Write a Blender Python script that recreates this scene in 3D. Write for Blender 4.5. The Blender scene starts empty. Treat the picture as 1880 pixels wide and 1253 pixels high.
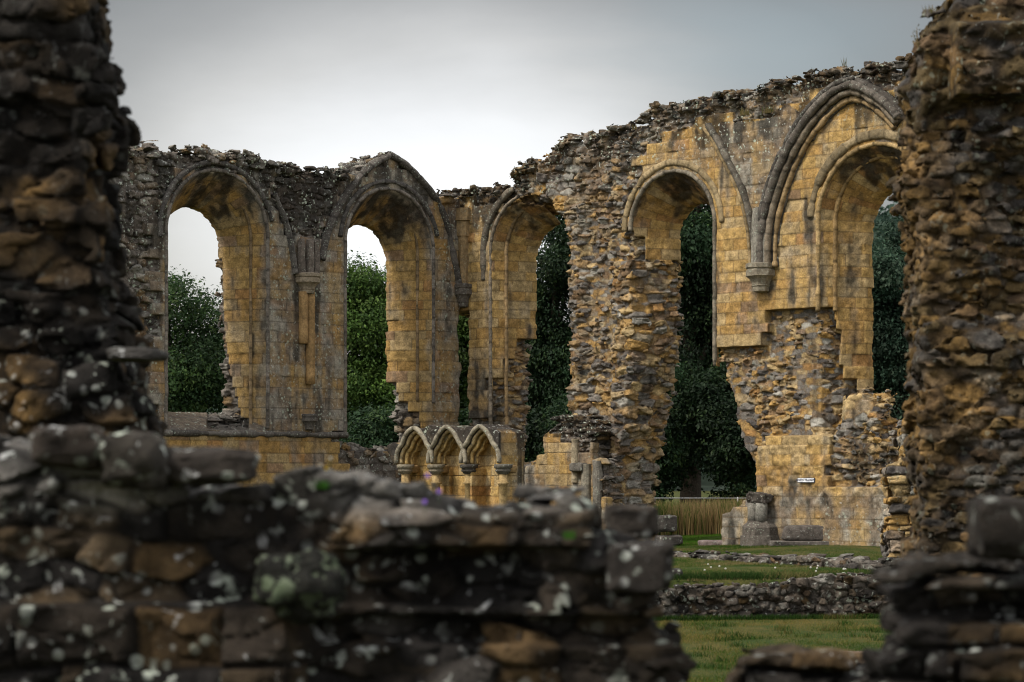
import bpy, math, random
import numpy as np
from mathutils import Vector

# ------------------------------------------------------------------ camera, sky, sun, exposure
SC = bpy.context.scene
COL = SC.collection
F_PX, HZ, CX, EYE = 4438.9, 870.0, 940.0, 1.5      # photo pixels (1880 x 1253), eye height in metres
cam_d = bpy.data.cameras.new('camera')
cam_d.lens, cam_d.sensor_width = 85.0, 36.0
cam_d.shift_y = (HZ - 626.5) / 1880.0
cam_d.clip_start, cam_d.clip_end = 0.1, 3000.0
cam_d.dof.use_dof = True
cam_d.dof.focus_distance = 51.0
cam_d.dof.aperture_fstop = 2.7
cam = bpy.data.objects.new('camera', cam_d)
cam.location = (0, 0, EYE)
cam.rotation_euler = (math.radians(90), 0, 0)
COL.objects.link(cam)
SC.camera = cam

SUN_EL, SUN_AZ = 48.0, 240.0        # azimuth clockwise from +Y (the view direction): from the left, a little behind the camera
w = bpy.data.worlds.new('World')
SC.world = w
w.use_nodes = True
nt = w.node_tree
nt.nodes.clear()
def wn(t, **k):
    n = nt.nodes.new(t)
    for a, b in k.items(): setattr(n, a, b)
    return n
wout = wn('ShaderNodeOutputWorld')
sky = wn('ShaderNodeTexSky', sky_type='NISHITA', sun_disc=False)
sky.sun_elevation = math.radians(SUN_EL)
sky.sun_rotation = math.radians(SUN_AZ)
sky.dust_density = 2.0
bg1 = wn('ShaderNodeBackground'); bg1.inputs['Strength'].default_value = 0.03
nt.links.new(sky.outputs[0], bg1.inputs[0])
# an overcast layer: grey cloud with one thin bright break low in the sky beyond the ruin
tc = wn('ShaderNodeTexCoord')
nz_ = wn('ShaderNodeTexNoise'); nz_.inputs['Scale'].default_value = 9.0; nz_.inputs['Detail'].default_value = 5.0
mp = wn('ShaderNodeMapping'); mp.inputs['Scale'].default_value = (1, 1, 2.2)
nt.links.new(tc.outputs['Generated'], mp.inputs[0]); nt.links.new(mp.outputs[0], nz_.inputs['Vector'])
sub = wn('ShaderNodeVectorMath', operation='SUBTRACT')
bd = Vector(((800 - CX) / F_PX, 1.0, (HZ - 420) / F_PX)).normalized()
sub.inputs[1].default_value = bd
nt.links.new(tc.outputs['Generated'], sub.inputs[0])
scl = wn('ShaderNodeVectorMath', operation='MULTIPLY'); scl.inputs[1].default_value = (0.62, 1.0, 1.0)
nt.links.new(sub.outputs[0], scl.inputs[0])
ln = wn('ShaderNodeVectorMath', operation='LENGTH'); nt.links.new(scl.outputs[0], ln.inputs[0])
ad = wn('ShaderNodeMath', operation='MULTIPLY_ADD'); ad.inputs[1].default_value = 0.030; 
nt.links.new(nz_.outputs['Fac'], ad.inputs[0]); nt.links.new(ln.outputs['Value'], ad.inputs[2])
rp = wn('ShaderNodeValToRGB')
e = rp.color_ramp.elements
e[0].position = 0.035; e[0].color = (1.00, 1.00, 1.00, 1)
e[1].position = 1.0; e[1].color = (1.0, .985, .96, 1)
for p_, c_ in ((0.062, (0.84, 0.83, 0.82)), (0.088, (0.57, 0.548, 0.515)), (0.115, (0.33, 0.312, 0.283)), (0.145, (0.20, 0.186, 0.160)), (0.22, (0.20, 0.186, 0.162)), (0.42, (0.62, 0.61, 0.595)), (.7, (.95, .935, .91))):
    q_ = e.new(p_); q_.color = (*c_, 1)
nt.links.new(ad.outputs[0], rp.inputs[0])
bg2 = wn('ShaderNodeBackground'); bg2.inputs['Strength'].default_value = 0.95
nz2 = wn('ShaderNodeTexNoise'); nz2.inputs['Scale'].default_value = 5.5; nz2.inputs['Detail'].default_value = 7.0; nz2.inputs['Roughness'].default_value = .55; nz2.inputs['Distortion'].default_value = .8
mp2 = wn('ShaderNodeMapping'); mp2.inputs['Scale'].default_value = (1, 1, 3.2); nt.links.new(tc.outputs['Generated'], mp2.inputs[0]); nt.links.new(mp2.outputs[0], nz2.inputs['Vector'])
cr = wn('ShaderNodeMapRange'); cr.inputs['From Min'].default_value = .3; cr.inputs['From Max'].default_value = .7; cr.inputs['To Min'].default_value = .95; cr.inputs['To Max'].default_value = 1.05
nt.links.new(nz2.outputs['Fac'], cr.inputs['Value'])
s2_ = wn('ShaderNodeVectorMath', operation='SUBTRACT'); s2_.inputs[1].default_value = Vector(((1440 - CX) / F_PX, 1.0, (HZ - 95) / F_PX)).normalized(); nt.links.new(tc.outputs['Generated'], s2_.inputs[0])
m2_ = wn('ShaderNodeVectorMath', operation='MULTIPLY'); m2_.inputs[1].default_value = (.55, 1, 1.3); nt.links.new(s2_.outputs[0], m2_.inputs[0])
l2_ = wn('ShaderNodeVectorMath', operation='LENGTH'); nt.links.new(m2_.outputs[0], l2_.inputs[0])
a2_ = wn('ShaderNodeMath', operation='MULTIPLY_ADD'); a2_.inputs[1].default_value = .07; nt.links.new(nz2.outputs['Fac'], a2_.inputs[0]); nt.links.new(l2_.outputs['Value'], a2_.inputs[2])
r2_ = wn('ShaderNodeMapRange'); r2_.interpolation_type = 'SMOOTHSTEP'; r2_.inputs['From Min'].default_value = .03; r2_.inputs['From Max'].default_value = .095; r2_.inputs['To Min'].default_value = .5; r2_.inputs['To Max'].default_value = 0
nt.links.new(a2_.outputs[0], r2_.inputs['Value'])
mx_ = wn('ShaderNodeMix', data_type='RGBA'); mx_.inputs[7].default_value = (.30, .36, .37, 1); nt.links.new(r2_.outputs[0], mx_.inputs[0]); nt.links.new(rp.outputs[0], mx_.inputs[6])
vs_ = wn('ShaderNodeVectorMath', operation='SCALE'); nt.links.new(mx_.outputs[2], vs_.inputs[0]); nt.links.new(cr.outputs[0], vs_.inputs['Scale'])
nt.links.new(vs_.outputs[0], bg2.inputs[0])
addw = wn('ShaderNodeAddShader')
nt.links.new(bg1.outputs[0], addw.inputs[0]); nt.links.new(bg2.outputs[0], addw.inputs[1])
nt.links.new(addw.outputs[0], wout.inputs[0])

sl = bpy.data.lights.new('sun', 'SUN')
sl.energy = 3.3; sl.angle = math.radians(11); sl.color = (1.0, 0.93, 0.82)
so = bpy.data.objects.new('sun', sl)
az, el = math.radians(SUN_AZ), math.radians(SUN_EL)
sd = Vector((math.sin(az) * math.cos(el), math.cos(az) * math.cos(el), math.sin(el)))
so.rotation_euler = (-sd).to_track_quat('-Z', 'Y').to_euler()
COL.objects.link(so)
SC.view_settings.view_transform = 'Standard'
SC.view_settings.look = 'None'
SC.view_settings.exposure = 0.08
SC.view_settings.gamma = 1.0
SC.cycles.filter_width = 1.05
SC.cycles.max_bounces = 5
SC.cycles.diffuse_bounces = 3

# ------------------------------------------------------------------ numeric helpers
f32 = np.float32
def H(i, j, k, s):
    with np.errstate(over='ignore'):
        x = (np.asarray(i).astype(np.int64) * 374761393 + np.asarray(j).astype(np.int64) * 668265263
             + np.asarray(k).astype(np.int64) * 1442695041 + (s * 974634777 + 12345)).astype(np.uint32)
        x = (x ^ (x >> np.uint32(13))) * np.uint32(1274126177)
        x = (x ^ (x >> np.uint32(16))) * np.uint32(2246822519)
        x = x ^ (x >> np.uint32(13))
    return x.astype(f32) * f32(1.0 / 4294967296.0)
def sm(x, a, b):
    t = np.clip((x - a) / (b - a), 0, 1)
    return t * t * (3 - 2 * t)
def vn(x, y, z, s):
    xi, yi, zi = np.floor(x), np.floor(y), np.floor(z)
    fx, fy, fz = x - xi, y - yi, z - zi
    fx = fx * fx * (3 - 2 * fx); fy = fy * fy * (3 - 2 * fy); fz = fz * fz * (3 - 2 * fz)
    xi = xi.astype(np.int32); yi = yi.astype(np.int32); zi = zi.astype(np.int32)
    r = 0
    for a in (0, 1):
        wa = fx if a else 1 - fx
        for b in (0, 1):
            wb = wa * (fy if b else 1 - fy)
            for c in (0, 1):
                r = r + wb * (fz if c else 1 - fz) * H(xi + a, yi + b, zi + c, s)
    return (r * 2 - 1).astype(f32)
def fbm(x, y, z, sc, s, o=3):
    r, a = 0, 1.0
    for k in range(o):
        r = r + a * vn(x * sc, y * sc, z * sc, s + k * 17)
        sc *= 2.1; a *= 0.5
    return r
def pip(x, y, poly):
    r = np.zeros(np.shape(x), bool)
    n = len(poly)
    for i in range(n):
        x0, y0 = poly[i]; x1, y1 = poly[(i + 1) % n]
        if y0 == y1: continue
        r ^= ((y0 > y) != (y1 > y)) & (x < (x1 - x0) * (y - y0) / (y1 - y0) + x0)
    return r
def psdf(x, y, poly):
    d = np.full(np.shape(x), 1e9, f32)
    n = len(poly)
    for i in range(n):
        x0, y0 = poly[i]; x1, y1 = poly[(i + 1) % n]
        ex, ey = x1 - x0, y1 - y0
        l2 = ex * ex + ey * ey + 1e-12
        t = np.clip(((x - x0) * ex + (y - y0) * ey) / l2, 0, 1)
        d = np.minimum(d, (x - x0 - t * ex) ** 2 + (y - y0 - t * ey) ** 2)
    d = np.sqrt(d)
    return np.where(pip(x, y, poly), -d, d).astype(f32)

class Frame:
    """A wall's own axes: u along it, w out of its face, z up."""
    def __init__(s, O, du, n):
        s.O = np.array(O, float); s.du = np.array(du, float); s.n = np.array(n, float)
        s.det = s.du[0] * s.n[1] - s.du[1] * s.n[0]
    def world(s, u, w, z):
        return np.stack([s.O[0] + u * s.du[0] + w * s.n[0], s.O[1] + u * s.du[1] + w * s.n[1], z + 0 * u], -1)
    def at(s, x, y, w=0.0):
        q = (x - CX) / F_PX
        ox, oy = s.O + w * s.n
        u = (q * oy - ox) / (s.du[0] - q * s.du[1])
        Y = oy + u * s.du[1]
        return u, EYE + (HZ - y) * Y / F_PX
    def px(s, u, w, z):
        P = s.world(u, w, z)
        return CX + F_PX * P[..., 0] / P[..., 1], HZ - F_PX * (P[..., 2] - EYE) / P[..., 1]
def gpt(x, y, z=0.0):
    Y = (EYE - z) * F_PX / (y - HZ)
    return np.array([(x - CX) / F_PX * Y, Y, z])

# ------------------------------------------------------------------ objects
def tag(o, label=None, cat=None, group=None, kind=None):
    if label: o['label'] = label
    if cat: o['category'] = cat
    if group: o['group'] = group
    if kind: o['kind'] = kind
    return o
def thing(name, label, cat, loc=(0, 0, 0), group=None):
    o = bpy.data.objects.new(name, None)
    o.empty_display_size = 0.2
    o.location = [float(c) for c in loc]; COL.objects.link(o)
    return tag(o, label, cat, group)
def mesh_obj(name, V, Fs, mat, parent=None, col=None, smooth=True):
    """V (n,3) world coordinates; Fs an (m,4)/(m,3) array or a list of arrays; linked relative to the thing's base."""
    V = np.asarray(V, f32)
    if parent is not None:
        p = parent; off = np.zeros(3)
        while p is not None:
            off += np.array(p.location); p = p.parent
        V = V - off.astype(f32)
    if not isinstance(Fs, list): Fs = [Fs]
    Fs = [np.asarray(f, np.int32) for f in Fs if len(f)]
    me = bpy.data.meshes.new(name)
    me.vertices.add(len(V)); me.vertices.foreach_set('co', V.ravel())
    nl = sum(f.size for f in Fs); nf = sum(len(f) for f in Fs)
    me.loops.add(nl); me.polygons.add(nf)
    me.loops.foreach_set('vertex_index', np.concatenate([f.ravel() for f in Fs]))
    st, tot, ls = 0, [], []
    for f in Fs:
        ls.append(st + np.arange(len(f), dtype=np.int32) * f.shape[1]); st += f.size
    me.polygons.foreach_set('loop_start', np.concatenate(ls))
    me.update(calc_edges=True)
    if col is not None:
        a = me.color_attributes.new('Col', 'FLOAT_COLOR', 'POINT')
        c = np.ones((len(V), 4), f32); c[:, :col.shape[1]] = col
        a.data.foreach_set('color', c.ravel())
    if not smooth: me.shade_flat()
    me.materials.append(mat)
    o = bpy.data.objects.new(name, me)
    COL.objects.link(o)
    if parent is not None: o.parent = parent
    return o
class MB:
    """Collects vertices, quads/tris and colours for one mesh."""
    def __init__(s): s.v, s.q, s.t, s.c, s.n = [], [], [], [], 0
    def add(s, V, Q=None, T=None, c=(0.2, 0.15, 0.1, 0)):
        V = np.asarray(V, float).reshape(-1, 3)
        if Q is not None and len(Q): s.q.append(np.asarray(Q, np.int64) + s.n)
        if T is not None and len(T): s.t.append(np.asarray(T, np.int64) + s.n)
        c = np.asarray(c, float)
        if c.ndim == 1: c = np.tile(c, (len(V), 1))
        if c.shape[1] == 3: c = np.hstack([c, np.zeros((len(V), 1))])
        s.v.append(V); s.c.append(c); s.n += len(V)
    def build(s, name, mat, parent=None, smooth=True, world=True):
        fs = []
        if s.q: fs.append(np.concatenate(s.q))
        if s.t: fs.append(np.concatenate(s.t))
        return mesh_obj(name, np.concatenate(s.v), fs, mat, parent, np.concatenate(s.c).astype(f32), smooth)

def surface_nets(S, o, h):
    S = S.copy() if not S.flags.writeable else S
    S[0] = S[-1] = 0.1; S[:, 0] = S[:, -1] = 0.1; S[:, :, 0] = S[:, :, -1] = 0.1
    I = S < 0
    cnt = np.zeros(tuple(n - 1 for n in S.shape), np.uint8)
    for a in (0, 1):
        for b in (0, 1):
            for c in (0, 1):
                cnt += I[a:S.shape[0] - 1 + a, b:S.shape[1] - 1 + b, c:S.shape[2] - 1 + c]
    act = (cnt > 0) & (cnt < 8)
    ii, jj, kk = np.nonzero(act)
    vid = np.full(act.shape, -1, np.int32); vid[ii, jj, kk] = np.arange(len(ii), dtype=np.int32)
    cv = {(a, b, c): S[ii + a, jj + b, kk + c] for a in (0, 1) for b in (0, 1) for c in (0, 1)}
    acc = np.zeros((len(ii), 3), f32); m = np.zeros(len(ii), f32)
    for a in cv:
        for ax in range(3):
            if a[ax]: continue
            b = list(a); b[ax] = 1; b = tuple(b)
            v0, v1 = cv[a], cv[b]
            s = (v0 < 0) != (v1 < 0)
            t = np.where(s, v0 / np.where(s, v0 - v1, 1), 0)
            for d in range(3):
                acc[:, d] += np.where(s, (t if d == ax else a[d]), 0)
            m += s
    V = (np.stack([ii, jj, kk], -1) + acc / m[:, None]) * np.array(h, f32) + np.array(o, f32)
    Fs = []
    for ax in range(3):
        b1, b2 = (ax + 1) % 3, (ax + 2) % 3
        lo = [slice(1, -1)] * 3; hi = [slice(1, -1)] * 3
        lo[ax] = slice(0, -1); hi[ax] = slice(1, None)
        A, B = I[tuple(lo)], I[tuple(hi)]
        ch = np.nonzero(A != B)
        ins = A[ch]
        base = [c + (0 if d == ax else 1) for d, c in enumerate(ch)]
        def cell(d1, d2):
            x = list(base); x[b1] = x[b1] + d1; x[b2] = x[b2] + d2
            return vid[tuple(x)]
        q = np.stack([cell(-1, -1), cell(0, -1), cell(0, 0), cell(-1, 0)], -1)
        q[~ins] = q[~ins][:, ::-1]
        Fs.append(q)
    return V.astype(f32), np.concatenate(Fs)

def drop_crumbs(V, Fq, keep=900):
    """Leave out loose fragments that touch nothing."""
    L = np.arange(len(V))
    for _ in range(400):
        m = L[Fq].min(1)
        N = L.copy()
        for k in range(4): np.minimum.at(N, Fq[:, k], m)
        N = N[N]; N = N[N]
        if (N == L).all(): break
        L = N
    cnt = np.bincount(L, minlength=len(V))
    ok = cnt[L] >= keep
    Fq = Fq[ok[Fq[:, 0]]]
    ids, inv = np.unique(Fq, return_inverse=True)
    return V[ids], inv.reshape(Fq.shape)

# ------------------------------------------------------------------ stone patterns
def voro(u, w_, z, size, seed, p=3.0):
    """Cells of a jittered lattice: returns (F2-F1) and the nearest cell's index."""
    x = (u / size[0]).astype(f32); y = (w_ / size[1]).astype(f32); q = (z / size[2]).astype(f32)
    F1 = np.full(x.shape, 9, f32); F2 = np.full(x.shape, 9, f32)
    cid = np.zeros(x.shape, np.int64)
    OX = np.zeros(x.shape, f32); OZ = np.zeros(x.shape, f32)
    for st in range(0, len(x), 300000):
        sl_ = slice(st, st + 300000)
        X, Y, Q = x[sl_], y[sl_], q[sl_]
        k0 = np.floor(Q).astype(np.int32); f1, f2, cc, ox, oz = F1[sl_], F2[sl_], cid[sl_], OX[sl_], OZ[sl_]
        j0 = np.floor(Y).astype(np.int32)
        for dk in (-1, 0, 1):
            k = k0 + dk
            sh = (k & 1) * 0.5
            i0 = np.floor(X - sh).astype(np.int32)
            for dj in (-1, 0, 1):
                j = j0 + dj
                for di in (-1, 0, 1):
                    i = i0 + di
                    dx = X - sh - i - 0.12 - 0.76 * H(i, j, k, seed)
                    dy = Y - j - 0.15 - 0.7 * H(i, j, k, seed + 1)
                    dz = Q - k - 0.2 - 0.6 * H(i, j, k, seed + 2)
                    d = np.abs(dx) ** p + np.abs(dy) ** p + np.abs(dz) ** p
                    nw = d < f1
                    f2[:] = np.where(nw, f1, np.minimum(f2, d))
                    cc[:] = np.where(nw, (i.astype(np.int64) + 4096) * 67108864 + (j.astype(np.int64) + 4096) * 8192 + k + 4096, cc)
                    ox[:] = np.where(nw, dx, ox); oz[:] = np.where(nw, dz, oz)
                    f1[:] = np.where(nw, d, f1)
    return F2 ** (1 / p) - F1 ** (1 / p), cid, OX, OZ
def facets(x, z, size, seed):
    """Chipped faces: a flat voronoi of small planes, (offset, tilt, edge distance)."""
    x = (x / size[0]).astype(f32); q = (z / size[1]).astype(f32)
    k0 = np.floor(q).astype(np.int32)
    F1 = np.full(x.shape, 9, f32); F2 = F1.copy(); a = np.zeros_like(F1); t = np.zeros_like(F1)
    for dk in (-1, 0, 1):
        k = k0 + dk; sh = (k & 1) * .5
        i0 = np.floor(x - sh).astype(np.int32)
        for di in (-1, 0, 1):
            i = i0 + di
            h = H(i, 3, k, seed); h2 = H(i, 5, k, seed + 1)
            dx = x - sh - i - .1 - .8 * h; dz = q - k - .1 - .8 * h2
            d = np.abs(dx) + np.abs(dz) * 1.1
            nw = d < F1
            F2 = np.where(nw, F1, np.minimum(F2, d)); F1 = np.where(nw, d, F1)
            h3 = (h * 7.31 + h2 * 3.77) % 1; h4 = (h * 5.13 + h2 * 11.7) % 1; h5 = (h * 13.7 + h2 * 2.9) % 1
            a = np.where(nw, h3 - .5, a); t = np.where(nw, (h4 - .5) * dx + (h5 - .58) * dz, t)
    return a, t, F2 - F1
def idh(cid, s): return H(cid & 8191, (cid >> 13) & 8191, cid >> 26, s)
def courses(z0, z1, lo, hi, seed):
    r = random.Random(seed); c = [z0]
    while c[-1] < z1: c.append(c[-1] + r.uniform(lo, hi))
    return np.array(c, f32)
def blocks(p, z, cz, wid, seed, jit=0.32):
    """Coursed blocks: distance to the nearest joint, block id, block centre (p, z)."""
    c = np.clip(np.searchsorted(cz, z) - 1, 0, len(cz) - 2)
    zl, zh = cz[c], cz[c + 1]
    W = wid * (0.75 + 0.5 * H(c, 0, 0, seed))
    x = p / W + 7.3 * H(c, 1, 0, seed) + 50
    i = np.floor(x).astype(np.int64)
    L = i + jit * (H(i, c, 2, seed) - 0.5) * 2
    R = i + 1 + jit * (H(i + 1, c, 2, seed) - 0.5) * 2
    lo = x < L; hi = x >= R
    i = i - lo + hi
    L = i + jit * (H(i, c, 2, seed) - 0.5) * 2
    R = i + 1 + jit * (H(i + 1, c, 2, seed) - 0.5) * 2
    e = np.minimum(np.minimum(z - zl, zh - z), np.minimum(x - L, R - x) * W)
    pc = ((L + R) / 2 - 50 - 7.3 * H(c, 1, 0, seed)) * W
    return e.astype(f32), (i + 4096) * 67108864 + 4096 * 8192 + c, pc, (zl + zh) / 2

def rgb(r, g, b):
    return np.array([((c / 255 + 0.055) / 1.055) ** 2.4 if c > 10 else c / 3294 for c in (r, g, b)], f32)
def pick(h, pal):
    """Pick colours by hash out of a weighted palette [(weight, rgb)...]."""
    ws = np.cumsum([p[0] for p in pal]); ws = ws / ws[-1]
    k = np.clip(np.searchsorted(ws, h), 0, len(pal) - 1)
    return np.array([p[1] for p in pal], f32)[k]
def lerp(a, b, t): return a + (b - a) * t[..., None]

OCH, BUF, HON = np.array((.375, .230, .080)), np.array((.395, .285, .140)), np.array((.40, .262, .098))
RUS, BRN, GRY = np.array((.33, .185, .07)), np.array((.17, .11, .062)), np.array((.155, .14, .125))
DGR, LGR, BLK = np.array((.075, .067, .062)), np.array((.30, .285, .25)), np.array((.028, .025, .024))
PUR = np.array((.145, .122, .102))

# ------------------------------------------------------------------ materials
def node_mat(name):
    m = bpy.data.materials.new(name); m.use_nodes = True
    t = m.node_tree; t.nodes.clear()
    return m, t
class G:
    def __init__(s, t): s.t = t
    def n(s, typ, ins=None, **k):
        n = s.t.nodes.new(typ)
        for a, b in k.items(): setattr(n, a, b)
        for a, b in (ins or {}).items():
            if isinstance(b, bpy.types.NodeSocket): s.t.links.new(b, n.inputs[a])
            else: n.inputs[a].default_value = b
        return n
    def math(s, op, a, b=0.0, c=0.0, clamp=False):
        n = s.n('ShaderNodeMath', {0: a, 1: b, 2: c}, operation=op); n.use_clamp = clamp
        return n.outputs[0]
    def rng(s, v, a, b, c, d):
        n = s.n('ShaderNodeMapRange', {'Value': v, 'From Min': a, 'From Max': b, 'To Min': c, 'To Max': d})
        n.interpolation_type = 'SMOOTHSTEP'
        return n.outputs[0]
    def mix(s, f, a, b, mode='MIX'):
        n = s.n('ShaderNodeMix', data_type='RGBA', blend_type=mode)
        for k, v in ((0, f), (6, a), (7, b)):
            if isinstance(v, bpy.types.NodeSocket): s.t.links.new(v, n.inputs[k])
            else: n.inputs[k].default_value = v if k == 0 else (*v[:3], 1)
        return n.outputs[2]
def stone_mat(name, sc=1.0, bump=0.5, spots=1.0, lich=(.50, .52, .49), fine=1.0, lthr=.60, upl=1.0, sp0=.50):
    """Weathered sandstone: the stone's own tint comes from the mesh attribute, mottling, dark crust and lichen are procedural."""
    m, t = node_mat(name); g = G(t)
    out = g.n('ShaderNodeOutputMaterial')
    at = g.n('ShaderNodeAttribute', attribute_name='Col')
    co = g.n('ShaderNodeTexCoord').outputs['Object']
    n1 = g.n('ShaderNodeTexNoise', {'Vector': co, 'Scale': 7 * sc, 'Detail': 9.0, 'Roughness': .68})
    n2 = g.n('ShaderNodeTexNoise', {'Vector': co, 'Scale': 38 * sc * fine, 'Detail': 4.0, 'Roughness': .7})
    n3 = g.n('ShaderNodeTexNoise', {'Vector': co, 'Scale': 13 * sc, 'Detail': 5.0, 'Roughness': .62, 'Distortion': .6})
    vo = g.n('ShaderNodeTexVoronoi', {'Vector': co, 'Scale': 10 * sc, 'Randomness': 1.0})
    n4 = g.n('ShaderNodeTexNoise', {'Vector': co, 'Scale': 3.1 * sc, 'Detail': 3.0})
    f1 = g.rng(n1.outputs['Fac'], .3, .72, .62, 1.36)
    f2 = g.rng(n2.outputs['Fac'], .28, .72, .72, 1.26)
    mul = g.math('MULTIPLY', f1, f2)
    c = g.n('ShaderNodeVectorMath', {0: at.outputs['Color'], 'Scale': mul}, operation='SCALE').outputs[0]
    # lichen: ragged pale crusts and round spots, only where the attribute says lichen grows
    l1 = g.rng(n3.outputs['Fac'], lthr, lthr + .06, 0, 1)
    lr = g.math('ADD', vo.outputs['Distance'], g.math('MULTIPLY', g.math('SUBTRACT', n1.outputs['Fac'], .5), .75))
    l2 = g.math('MULTIPLY', g.rng(lr, .20, .30, 1, 0), g.rng(n4.outputs['Fac'], sp0, sp0 + .08, 0, spots))
    up = g.n('ShaderNodeSeparateXYZ', {0: g.n('ShaderNodeNewGeometry').outputs['Normal']}).outputs['Z']
    la = g.math('MULTIPLY', g.math('MULTIPLY', g.math('MAXIMUM', l1, l2), g.rng(up, -.3, .75, upl, 1.0)), at.outputs['Alpha'], clamp=True)
    tint = g.mix(g.rng(n4.outputs['Fac'], .40, .62, 0, 1), lich, (lich[0] * .80, lich[1] * .87, lich[2] * .74))
    c = g.mix(la, c, tint)
    bh = g.math('ADD', n2.outputs['Fac'], g.math('MULTIPLY', n1.outputs['Fac'], 1.6))
    bp = g.n('ShaderNodeBump', {'Strength': bump, 'Distance': .035 / sc, 'Height': bh})
    b = g.n('ShaderNodeBsdfPrincipled', {'Base Color': c, 'Roughness': .93, 'Normal': bp.outputs[0]})
    b.inputs['Specular IOR Level'].default_value = .18
    t.links.new(b.outputs[0], out.inputs[0])
    return m
def leaf_mat(name, gloss=.35, trans=.35):
    m, t = node_mat(name); g = G(t)
    out = g.n('ShaderNodeOutputMaterial')
    at = g.n('ShaderNodeAttribute', attribute_name='Col')
    d = g.n('ShaderNodeBsdfPrincipled', {'Base Color': at.outputs['Color'], 'Roughness': .62})
    d.inputs['Specular IOR Level'].default_value = gloss; d.inputs['Roughness'].default_value = .62 if gloss > .1 else 1.0
    tr = g.n('ShaderNodeBsdfTranslucent', {'Color': at.outputs['Color']})
    mx = g.n('ShaderNodeMixShader', {0: trans, 1: d.outputs[0], 2: tr.outputs[0]})
    t.links.new(mx.outputs[0], out.inputs[0])
    return m
def plain_mat(name, col, rough=.7, metal=0.0, nscale=20.0):
    m, t = node_mat(name); g = G(t)
    out = g.n('ShaderNodeOutputMaterial')
    co = g.n('ShaderNodeTexCoord').outputs['Object']
    n1 = g.n('ShaderNodeTexNoise', {'Vector': co, 'Scale': nscale, 'Detail': 4.0})
    c = g.n('ShaderNodeVectorMath', {0: col, 'Scale': g.rng(n1.outputs['Fac'], .3, .7, .8, 1.15)}, operation='SCALE').outputs[0]
    b = g.n('ShaderNodeBsdfPrincipled', {'Base Color': c, 'Roughness': rough, 'Metallic': metal})
    t.links.new(b.outputs[0], out.inputs[0])
    return m
STONE = stone_mat('weathered_sandstone', 1.0, .55)
STONE_FINE = stone_mat('carved_sandstone', 1.8, .4)
STONE_NEAR = stone_mat('lichened_sandstone', .95, .9, 1.0, (.72, .73, .73), 1.7, .60, .40, .43)
STONE_MOSS = stone_mat('pale_green_lichen_stone', .95, 1.0, 1.0, (.21, .25, .175), 1.7, .54, .5, .45)
LEAF = leaf_mat('leaves', .2, .35)
GRASS = leaf_mat('grass_blades', .05, .3)
BARK = stone_mat('bark', 2.0, .8)

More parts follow.
